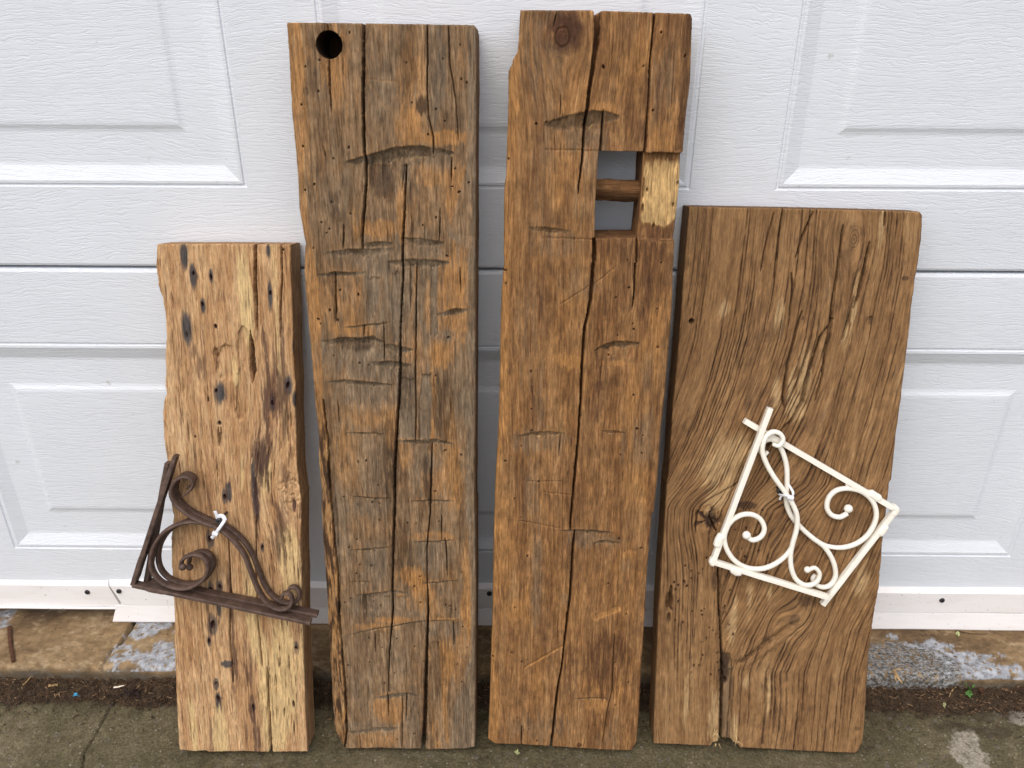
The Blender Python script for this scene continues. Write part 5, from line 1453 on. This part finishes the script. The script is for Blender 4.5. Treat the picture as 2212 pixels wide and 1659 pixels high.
# splinters at the plank's torn foot
v, f = [], []
r = random.Random(4)
for i in range(22):
    px = r.choice([r.gauss(425, 12), r.gauss(425, 10), r.gauss(540, 6)]); py = r.uniform(1430, 1515)
    u0, v0 = FD.p(*E2((px, py))[0])
    a = -math.pi / 2 + r.gauss(0, .55); L = r.uniform(.003, .008); w = r.uniform(.0003, .0008); z = r.uniform(.0, .003)
    d = np.array([math.cos(a), math.sin(a)]) * L; n_ = np.array([-math.sin(a), math.cos(a)]) * w
    b = len(v)
    for (q, zz) in ((-n_, 0), (n_, 0), (n_ * 0, w)): v.append(FD.to3(u0 + q[0], v0 + q[1], z - .001 + zz).ravel())
    v.append(FD.to3(u0 + d[0], v0 + d[1], z + r.uniform(0, .004)).ravel())
    f += [(b, b + 1, b + 3), (b + 1, b + 2, b + 3), (b + 2, b, b + 3)]
M['splinter'] = simple_mat('fresh_splinter', (.60, .42, .20), .8, .2, 300)
sp = mesh_obj('splinters', v, f, M['splinter'], FD.to3(0, 0, 0).ravel(), beam_d, False)
sp['kind'] = 'stuff'


# ------------------------------------------------------------------ iron brackets
def catmull(P, n=10):
    P = np.asarray(P, float)
    Q = np.vstack([2 * P[0] - P[1], P, 2 * P[-1] - P[-2]])
    out = []
    for i in range(1, len(Q) - 2):
        for k in range(n):
            t = k / n
            a, b, c, d = Q[i - 1], Q[i], Q[i + 1], Q[i + 2]
            out.append(.5 * (2 * b + (c - a) * t + (2 * a - 5 * b + 4 * c - d) * t * t + (3 * b - a - 3 * c + d) * t ** 3))
    out.append(P[-1])
    return np.array(out)


def bar(F, pts, w0, half_in, half_out, n=10, square=4.0, taper0=1.0, taper1=1.0, seed=0, ridge=0.0, smooth_curve=True, K=14, aoff=0.0):
    """a bar swept in the timber's plane at height w0 (points: picture x, y[, extra height])"""
    P = []
    for q in pts:
        w = w0 + (q[2] if len(q) > 2 else 0)
        a = F.p(q[0], q[1], w); P.append((a[0], a[1], w))
    P = np.array(P)
    C = catmull(P, n) if smooth_curve else np.array([P[0] + (P[-1] - P[0]) * t for t in np.linspace(0, 1, 24)])
    T = np.gradient(C[:, :2], axis=0); T /= np.linalg.norm(T, axis=1)[:, None] + 1e-12
    Nn = np.stack([-T[:, 1], T[:, 0]], -1)
    m = len(C); v, f = [], []
    for i in range(m):
        t = i / (m - 1)
        sc = 1.0
        if t < .18: sc = min(sc, taper0 + (1 - taper0) * t / .18)
        if t > .82: sc = min(sc, taper1 + (1 - taper1) * (1 - t) / .18)
        for k in range(K):
            a = 2 * math.pi * (k + .5) / K
            ca, sa = math.cos(a + aoff), math.sin(a + aoff)
            e = (abs(ca) ** square + abs(sa) ** square) ** (-1 / square)
            jj = 1 + .035 * float(gnoise(i * .35, k * .7, 311 + seed))
            hi = half_in * sc * e * ca * jj
            ho = half_out * (.55 + .45 * sc) * e * sa * jj
            if ridge and sa > 0: ho += ridge * (1 - abs(ca))
            v.append(F.to3(C[i, 0] + Nn[i, 0] * hi, C[i, 1] + Nn[i, 1] * hi, C[i, 2] + ho).ravel())
    for i in range(m - 1):
        for k in range(K):
            l = (k + 1) % K
            f.append((i * K + k, i * K + l, (i + 1) * K + l, (i + 1) * K + k))
    b = len(v); v.append(np.mean(v[:K], axis=0)); v.append(np.mean(v[(m - 1) * K:m * K], axis=0))
    for k in range(K):
        l = (k + 1) % K
        f.append((b, l, k)); f.append((b + 1, (m - 1) * K + k, (m - 1) * K + l))
    return v, f


def ballv(F, p, w, r, sx=1.0):
    a = F.p(p[0], p[1], w); v, f = [], []
    nu, nv = 14, 9
    for j in range(nv + 1):
        th = math.pi * j / nv
        for i in range(nu):
            ph = 2 * math.pi * i / nu
            v.append(F.to3(a[0] + r * math.sin(th) * math.cos(ph), a[1] + r * math.sin(th) * math.sin(ph) * sx, w + r * math.cos(th)).ravel())
    for j in range(nv):
        for i in range(nu):
            l = (i + 1) % nu
            f.append((j * nu + i, (j + 1) * nu + i, (j + 1) * nu + l, j * nu + l))
    return v, f


def join(*parts):
    V, Fc = [], []
    for v, f in parts:
        n = len(V); V += list(v); Fc += [tuple(i + n for i in q) for q in f]
    return V, Fc





def bracket(name, label, group, F, mat, corner, arms, scrolls, w0):
    o = F.to3(*F.p(corner[0], corner[1], w0), w0).ravel()
    root = empty(name, o); tag(root, label, 'bracket', group)
    for nm, (v, f) in arms: mesh_obj(nm, v, f, mat, o, root, False)
    for nm, (v, f) in scrolls: mesh_obj(nm, v, f, mat, o, root, True)
    return root


gI = 'brown iron shelf brackets tied as a pair'
# brown, front one
wf, wb = .0235, .0085
sI = 5.2e-3
arm = lambda F, a, b, w, hi, ho, sd, t0=1., t1=1.: bar(F, [a, b], w, hi, ho, square=14, seed=sd, smooth_curve=False, taper0=t0, taper1=t1, K=12)
va = RZ((78, 1232), (462, 62)); ha = RZ((78, 1232), (1692, 1578))
bracket('iron_bracket', 'brown rusty iron scroll bracket, front one of the tied pair on the pale beam', gI, FA, M['iron'], va[0],
        [('upright_arm', join(arm(FA, va[0], va[1], wf, .0027, .0062, 1, 1, .85), bar(FA, RZ((100, 1170), (150, 1010), (180, 940)), wf, .0034, .0066, square=5, seed=5))),
         ('shelf_arm', join(arm(FA, ha[0], ha[1], wf, .0024, .0062, 2), bar(FA, RZ((180, 1262), (300, 1285), (380, 1300)), wf, .0032, .0066, square=5, seed=6, taper0=.6, taper1=.6)))],
        [('scroll', join(bar(FA, RZ((530, 430), (585, 385), (622, 320), (585, 262), (510, 258), (445, 310), (420, 400), (455, 490), (530, 560), (620, 625), (720, 672), (830, 712), (930, 780), (1020, 870), (1090, 975), (1150, 1130), (1210, 1280), (1290, 1400), (1390, 1458), (1480, 1450), (1522, 1390), (1498, 1325), (1448, 1318), (1425, 1358)), wf, .0025, .0050, square=3.4, seed=3, taper0=.45, taper1=.75, ridge=.0006))),
         ('curl', join(bar(FA, RZ((700, 672), (600, 665), (470, 692), (350, 765), (268, 880), (235, 1000), (250, 1110), (310, 1195), (400, 1248), (520, 1272), (625, 1250), (715, 1185), (758, 1090), (735, 1008), (665, 965), (585, 970), (522, 1010), (505, 1062)), wf, .0025, .0050, square=3.4, seed=4, taper0=.8, taper1=.8, ridge=.0006), ballv(FA, RZ((520, 1078))[0], wf + .002, .0046)))], wf)
dx, dy = 60, -38
sh = lambda L: RZ(*[(q[0] + dx, q[1] + dy) for q in L])
va = RZ((200, 1205), (388, 125)); ha = RZ((190, 1205), (1755, 1508))
bracket('iron_bracket', 'brown rusty iron scroll bracket, rear one lying against the pale beam', gI, FA, M['iron'], va[0],
        [('upright_arm', arm(FA, va[0], va[1], wb, .0027, .0062, 11, 1, .85)), ('shelf_arm', arm(FA, ha[0], ha[1], wb, .0026, .0062, 12))],
        [('scroll', bar(FA, sh([(500, 400), (555, 355), (575, 310), (540, 275), (480, 270), (420, 320), (400, 410), (430, 500), (510, 580), (610, 640), (720, 690), (830, 728), (940, 800), (1030, 890), (1100, 1000), (1160, 1150), (1220, 1290), (1300, 1390), (1400, 1440), (1490, 1430), (1530, 1370), (1500, 1305), (1448, 1300), (1420, 1340)]), wb, .0025, .0050, square=3.4, seed=13, taper0=.45, taper1=.75, ridge=.0006)),
         ('curl', join(bar(FA, sh([(700, 690), (600, 680), (470, 706), (350, 778), (270, 890), (242, 1010), (258, 1115), (315, 1195), (405, 1248), (520, 1268), (625, 1245), (705, 1180), (745, 1090), (720, 1015), (655, 975), (580, 985), (530, 1030), (520, 1080)]), wb, .0025, .0050, square=3.4, seed=14, taper0=.8, taper1=.8, ridge=.0006), ballv(FA, RZ((585, 1080))[0], wb + .003, .0044)))], wb)

# nylon tie and the screw it hangs on
scr = RZ((850, 660))[0]
ps = FA.p(scr[0], scr[1], .029)
disc_screw(FA.to3(ps[0], ps[1], .0285).ravel(), FA.N, .0036, .0024, beam_a, M['screw'])
v, f = bar(FA, [scr, (scr[0] + .1, scr[1])], .014, .0014, .0150, n=4, square=2, K=8); 


def rod(F, p, w0, w1, r):
    a = F.p(p[0], p[1], w1); v, f = [], []
    K = 10
    for w in (w0, w1):
        for k in range(K):
            t = 2 * math.pi * k / K
            v.append(F.to3(a[0] + r * math.cos(t), a[1] + r * math.sin(t), w).ravel())
    for k in range(K): f.append((k, (k + 1) % K, K + (k + 1) % K, K + k))
    return v, f


v, f = rod(FA, scr, -.01, .0288, .0015)
mesh_obj('screw_shank', v, f, M['screw'], v[0], beam_a)


def strap(F, pts, half, thick, n=8, K=10):
    """flat nylon strip: wide in the plane, thin out of it, free to rise and fall"""
    return bar(F, [(q[0], q[1], q[2]) for q in pts], 0.0, half, thick, n=n, square=8, K=K)


tie = empty('cable_tie', FA.to3(ps[0], ps[1], .03).ravel())
tag(tie, 'white nylon cable tie looped round the brown brackets and over a screw', 'cable tie')
tz = lambda x, y, w: (*RZ((x, y))[0], w)
to = tie['_o']
v, f = strap(FA, [tz(905, 652, .031), tz(880, 690, .0335), tz(845, 740, .0335), tz(812, 785, .031)], .0019, .0006); mesh_obj('strap', v, f, M['tie'], to, tie)
v, f = strap(FA, [tz(838, 640, .027), tz(858, 615, .029), tz(890, 620, .030), tz(908, 655, .0305)], .0026, .0006); mesh_obj('strap', v, f, M['tie'], to, tie)
v, f = strap(FA, [tz(815, 568, .030), tz(828, 600, .029), tz(840, 640, .027)], .0020, .0006); mesh_obj('tail', v, f, M['tie'], to, tie)
v, f = bar(FA, [tz(795, 765, 0), tz(842, 785, 0)], .031, .0024, .0024, square=7, smooth_curve=False, seed=17); mesh_obj('head', v, f, M['tie'], to, tie)
v, f = strap(FA, [tz(812, 785, .031), tz(800, 800, .030), tz(785, 818, .028)], .0020, .0006); mesh_obj('tail', v, f, M['tie'], to, tie)

# cream brackets
gW = 'cream iron shelf brackets tied as a pair'
wf, wb = .0165, .0062
T_ = .0030
bracket('iron_bracket', 'cream painted iron scroll bracket, front one with its corner at the lower left', gW, FD, M['cream'], WZ((172, 1245))[0],
        [('upright_arm', join(arm(FD, WZ((172, 1250))[0], WZ((612, 72))[0], wf, .0033, .0036, 21), bar(FD, WZ((250, 1035), (218, 1090), (205, 1140)), wf, .0052, .0046, square=3, seed=22, taper0=.5, taper1=.5), bar(FD, WZ((180, 1225), (170, 1250), (185, 1262)), wf, .0046, .0044, square=3, seed=23))),
         ('shelf_arm', join(arm(FD, WZ((175, 1248))[0], WZ((1052, 1520))[0], wf, .0033, .0036, 24), bar(FD, WZ((310, 1295), (355, 1325), (395, 1325)), wf, .0050, .0046, square=3, seed=25, taper0=.5, taper1=.5)))],
        [('scroll', bar(FD, WZ((632, 352), (680, 362), (712, 315), (685, 268), (625, 258), (572, 305), (553, 400), (585, 500), (645, 605), (722, 712), (785, 810), (818, 900), (815, 1000), (785, 1110), (768, 1200), (775, 1300), (808, 1380), (865, 1425), (925, 1428), (975, 1395), (990, 1340), (955, 1298), (900, 1315)), wf, T_, .0032, square=2.6, seed=26, taper0=.7, taper1=.75)),
         ('curl', join(bar(FD, WZ((800, 1060), (770, 1150), (715, 1220), (630, 1278), (540, 1305), (440, 1298), (350, 1250), (288, 1170), (262, 1085), (275, 1005), (320, 935), (395, 892), (475, 890), (540, 928), (568, 1000), (540, 1060), (480, 1085), (440, 1062)), wf, T_, .0032, square=2.6, seed=27, taper0=.8), ballv(FD, WZ((432, 1048))[0], wf, .0052), ballv(FD, WZ((898, 1312))[0], wf, .0042)))], wf)
bracket('iron_bracket', 'cream painted iron scroll bracket, rear one with its corner at the right plank edge', gW, FD, M['cream'], WZ((1575, 850))[0],
        [('upright_arm', join(arm(FD, WZ((1572, 848))[0], WZ((415, 168))[0], wb, .0033, .0036, 31), bar(FD, WZ((1365, 715), (1410, 745), (1460, 775)), wb, .0050, .0046, square=3, seed=32, taper0=.5, taper1=.5), bar(FD, WZ((1545, 825), (1574, 850), (1555, 885)), wb, .0042, .0044, square=3, seed=33))),
         ('shelf_arm', join(arm(FD, WZ((1572, 852))[0], WZ((1012, 1578))[0], wb, .0033, .0036, 34), bar(FD, WZ((1500, 960), (1470, 1010), (1440, 1045)), wb, .0050, .0046, square=3, seed=35, taper0=.5, taper1=.5)))],
        [('scroll', bar(FD, WZ((595, 405), (565, 432), (535, 395), (560, 335), (615, 312), (670, 345), (712, 420), (738, 520), (742, 640), (735, 740), (742, 820), (775, 900), (850, 990), (940, 1070), (1020, 1130), (1075, 1205), (1108, 1290), (1110, 1370), (1070, 1430), (1010, 1445), (955, 1420), (938, 1380), (960, 1350)), wb, T_, .0032, square=2.6, seed=36, taper0=.7, taper1=.8)),
         ('curl', join(bar(FD, WZ((955, 1082), (1050, 1130), (1160, 1142), (1265, 1115), (1350, 1055), (1408, 965), (1425, 875), (1395, 785), (1315, 715), (1215, 690), (1125, 702), (1065, 755), (1047, 830), (1080, 890), (1145, 908), (1205, 880)), wb, T_, .0032, square=2.6, seed=37, taper0=.8), ballv(FD, WZ((1212, 845))[0], wb, .0054), bar(FD, WZ((1200, 655), (1210, 680), (1215, 700)), wb, .0022, .0024, seed=38)))], wb)
scr = WZ((688, 710))[0]
ps = FD.p(scr[0], scr[1], .012)
disc_screw(FD.to3(ps[0], ps[1], .0115).ravel(), FD.N, .0040, .0024, beam_d, M['screw'])
v, f = rod(FD, scr, -.008, .0118, .0015); mesh_obj('screw_shank', v, f, M['screw'], v[0], beam_d)
tie = empty('cable_tie', FD.to3(ps[0], ps[1], .02).ravel())
tag(tie, 'white nylon cable tie binding the crossing of the cream brackets', 'cable tie')
to = tie['_o']; tz = lambda x, y, w: (*WZ((x, y))[0], w)
v, f = strap(FD, [tz(676, 735, .012), tz(705, 742, .0175), tz(740, 745, .0212), tz(780, 750, .018), tz(788, 720, .013), tz(765, 678, .010), tz(752, 660, .008)], .0015, .0007); mesh_obj('strap', v, f, M['tie'], to, tie)
v, f = bar(FD, [tz(745, 752, 0), tz(788, 765, 0)], .0200, .0026, .0024, square=6, smooth_curve=False, seed=41); mesh_obj('head', v, f, M['tie'], to, tie)
v, f = strap(FD, [tz(712, 738, .016), tz(695, 755, .014), tz(686, 778, .012)], .0012, .0006); mesh_obj('tail', v, f, M['tie'], to, tie)


# ------------------------------------------------------------------ small litter, each piece a thing
def world_bar(p0, p1, hw, hh, mat, name, bend=0.0, n=14, seed=0, taper=1.0):
    p0, p1 = np.asarray(p0, float), np.asarray(p1, float)
    d = p1 - p0; d /= np.linalg.norm(d)
    s = np.cross(d, (0, 0, 1)); s /= np.linalg.norm(s); u = np.cross(s, d)
    v, f = [], []; K = 8
    for i in range(n + 1):
        t = i / n
        c = p0 + (p1 - p0) * t + s * bend * math.sin(math.pi * t)
        k2 = 1 - (1 - taper) * t
        for k in range(K):
            a = 2 * math.pi * (k + .5) / K
            e = (abs(math.cos(a)) ** 4 + abs(math.sin(a)) ** 4) ** -.25
            j = 1 + .22 * float(gnoise(i * .8, k * .9, 321 + seed))
            v.append(c + s * hw * k2 * e * math.cos(a) * j + u * hh * k2 * e * math.sin(a) * j)
    for i in range(n):
        for k in range(K):
            l = (k + 1) % K; f.append((i * K + k, i * K + l, (i + 1) * K + l, (i + 1) * K + k))
    f.append(tuple(range(K))[::-1]); f.append(tuple(n * K + k for k in range(K)))
    return mesh_obj(name, v, f, mat, p0, None, False)


S_ = lambda x, y, Zf=GL, h=.0: on_level(*Zf((x, y))[0], SILL_Z + h)


def D_(x, y, Zf=GL, h=.0):
    p = Zf((x, y))[0]; z = 0.0
    for _ in range(6):
        q = on_level(p[0], p[1], z + h)
        z = .5 * z + .5 * max(0.0, float(soil_h(np.array([q[0]]), np.array([min(q[1], SB)]))[0])) if q[1] > SF else 0.0
    return q



tag(world_bar(S_(75, 540, h=.0025), S_(107, 815, h=.0025), .0028, .0016, M['rust'], 'steel_strip', .0012, seed=1), 'short rusty steel strip lying on the sill at the far left', 'metal strip')
tag(world_bar(D_(180, 1002, h=.003), D_(242, 935, h=.006), .0007, .0006, M['straw'], 'straw', .001, seed=2), 'thin dry straw stuck in the soil left of the pale beam', 'straw')
tag(world_bar(D_(382, 1005, h=.003), D_(458, 1000, h=.003), .0022, .0007, M['straw'], 'wood_chip', 0, seed=3), 'flat tan wood chip in the soil above the blue scrap', 'wood chip')
tag(world_bar(D_(898, 1018, h=.003), D_(995, 1000, h=.003), .0018, .0007, M['flake'], 'paint_flake', .001, seed=4, taper=.5), 'curled white flake in the soil close to the pale beam', 'flake')


def leaf(pts, widths, mat, name, curl=.3, seed=0):
    """thin bent leaf along 3-D points"""
    C = catmull(pts, 6); m = len(C)
    T = np.gradient(C, axis=0); T /= np.linalg.norm(T, axis=1)[:, None]
    S = np.cross(T, (0, 0, 1.0)); S /= np.linalg.norm(S, axis=1)[:, None]
    W = np.interp(np.linspace(0, 1, m), np.linspace(0, 1, len(widths)), widths)
    v, f = [], []; K = 5
    for lay in (0, 1):
        for i in range(m):
            for k in range(K):
                q = (k / (K - 1) * 2 - 1)
                v.append(C[i] + S[i] * W[i] * q + np.array([0, 0, 1]) * (curl * W[i] * abs(q) + (.00035 if lay else 0) + .0003 * float(gnoise(i * .9, k, seed))))
    n = m * K
    for i in range(m - 1):
        for k in range(K - 1):
            a = i * K + k
            f.append((a, a + K, a + K + 1, a + 1)); f.append((n + a, n + a + 1, n + a + K + 1, n + a + K))
    for i in range(m - 1):
        f.append((i * K, n + i * K, n + (i + 1) * K, (i + 1) * K)); a = i * K + K - 1; f.append((a, a + K, n + a + K, n + a))
    return v, f


def leaf_thing(name, label, cat, parts, mat):
    V, Fc = join(*parts)
    return tag(mesh_obj(name, V, Fc, mat, V[0], None, True), label, cat)


b0 = D_(600, 1082, h=.002)
leaf_thing('plastic_scrap', 'torn bright blue plastic scrap on the driveway, left of the pale beam', 'plastic scrap',
           [leaf([D_(575, 1085, h=.002), D_(600, 1078, h=.004), D_(632, 1090, h=.002)], [.0012, .0028, .0006], M['blue'], '', .5, 1), leaf([D_(590, 1066, h=.003), D_(600, 1080, h=.005), D_(578, 1093, h=.002)], [.0006, .0016, .0008], M['blue'], '', .4, 2)], M['blue'])
# rotted leaf clump
pts = []
r = random.Random(21)
for i in range(26):
    c = D_(1030 + r.gauss(0, 32), 1066 + r.gauss(0, 14), h=.0015 + r.random() * .005)
    a = r.uniform(0, 6.3); L = r.uniform(.003, .008)
    d = np.array([math.cos(a), math.sin(a), r.uniform(-.2, .4)]) * L
    pts.append(leaf([c - d, c + np.array([0, 0, .002]), c + d], [.0006, r.uniform(.0014, .003), .0004], M['leafdark'], '', r.uniform(-.3, .8), i))
leaf_thing('dead_leaf_clump', 'dark rotted leaf clump where the driveway crack begins', 'dead leaves', pts, M['leafdark'])
# weed
pts = [leaf([D_(1090, 1040, GR, .002), D_(1075, 1010, GR, .018), D_(1062, 985, GR, .020)], [.0008, .0030, .0004], M['green'], '', .3, 3),
       leaf([D_(1090, 1040, GR, .003), D_(1098, 1085, GR, .012), D_(1112, 1125, GR, .004)], [.0016, .0044, .0006], M['green'], '', .3, 4),
       leaf([D_(1090, 1040, GR, .003), D_(1115, 1020, GR, .016), D_(1135, 1000, GR, .016)], [.0008, .0022, .0004], M['green'], '', .3, 5),
       leaf([D_(1090, 1045, GR, .008), D_(1070, 1070, GR, .012), D_(1055, 1085, GR, .008)], [.0008, .0022, .0004], M['green'], '', .3, 6)]
leaf_thing('weed', 'small green weed sprouting from the soil right of the plank', 'weed', pts, M['green'])
leaf_thing('fallen_leaf', 'tiny pale green leaf on the driveway below the weed', 'leaf', [leaf([D_(895, 1135, GR, .002), D_(893, 1160, GR, .003), D_(897, 1188, GR, .002)], [.0006, .0022, .0005], M['petal'], '', .4, 7)], M['petal'])
pts = [leaf([S_(500, 880, GR, .004), S_(515, 930, GR, .005), S_(560, 990, GR, .0)], [.0006, .0022, .0008], M['straw'], '', .5, 8), leaf([S_(480, 890, GR, .003), S_(530, 878, GR, .006), S_(575, 880, GR, .003)], [.0004, .0009, .0004], M['straw'], '', .3, 9),
       leaf([S_(512, 900, GR, .004), S_(505, 945, GR, .006), S_(520, 980, GR, .002)], [.0005, .0013, .0004], M['straw'], '', .5, 10)]
leaf_thing('dried_leaf', 'dried yellow leaf sprig on the grey patch of the sill beside the plank', 'dried leaf', pts, M['straw'])
t1 = S_(905, 518, GR, .0015)
tag(world_bar(S_(985, 572, GR, .003), S_(1240, 596, GR, .002), .0007, .0006, M['twig'], 'twig', .003, seed=8, taper=.5), 'thin dark twig lying on the sill under the door seal at right', 'twig')
leaf_thing('dried_flower', 'small yellow dried flower on the sill under the twig', 'flower', [leaf([S_(985, 605, GR, .002), S_(1000, 590, GR, .005), S_(1012, 612, GR, .003)], [.0008, .0024, .0006], M['petal'], '', .6, 12), leaf([S_(992, 620, GR, .002), S_(1005, 610, GR, .005), S_(1000, 592, GR, .003)], [.0006, .0018, .0006], M['petal'], '', .6, 13)], M['petal'])
tag(world_bar(D_(1005, 1005, GR, .004), D_(930, 1100, GR, .002), .0008, .0006, M['straw'], 'straw', .002, seed=9), 'bent dry straw in the soil beside the green weed', 'straw')
leaf_thing('dead_leaf', 'curled brown dead leaf lying in the soil right of the weed', 'dead leaf', [leaf([D_(1150, 1015, GR, .002), D_(1185, 1050, GR, .006), D_(1215, 1090, GR, .002)], [.001, .0048, .001], M['rust'], '', .5, 14)], M['rust'])
c = np.array(on_level(*C3((225, 1560))[0], .003))
pts = []
for i in range(9):
    a = r.uniform(0, 6.3); d = np.array([math.cos(a), math.sin(a), r.uniform(0, .5)]) * r.uniform(.002, .005)
    pts.append(leaf([c, c + d * .5, c + d], [.0004, .0009, .0003], M['petal'], '', .2, 40 + i))
leaf_thing('seed_fluff', 'pale yellow seed fluff on the driveway in front of the mortised beam', 'seed fluff', pts, M['petal'])
for nm in list(bpy.data.objects):
    if '_o' in nm: del nm['_o']
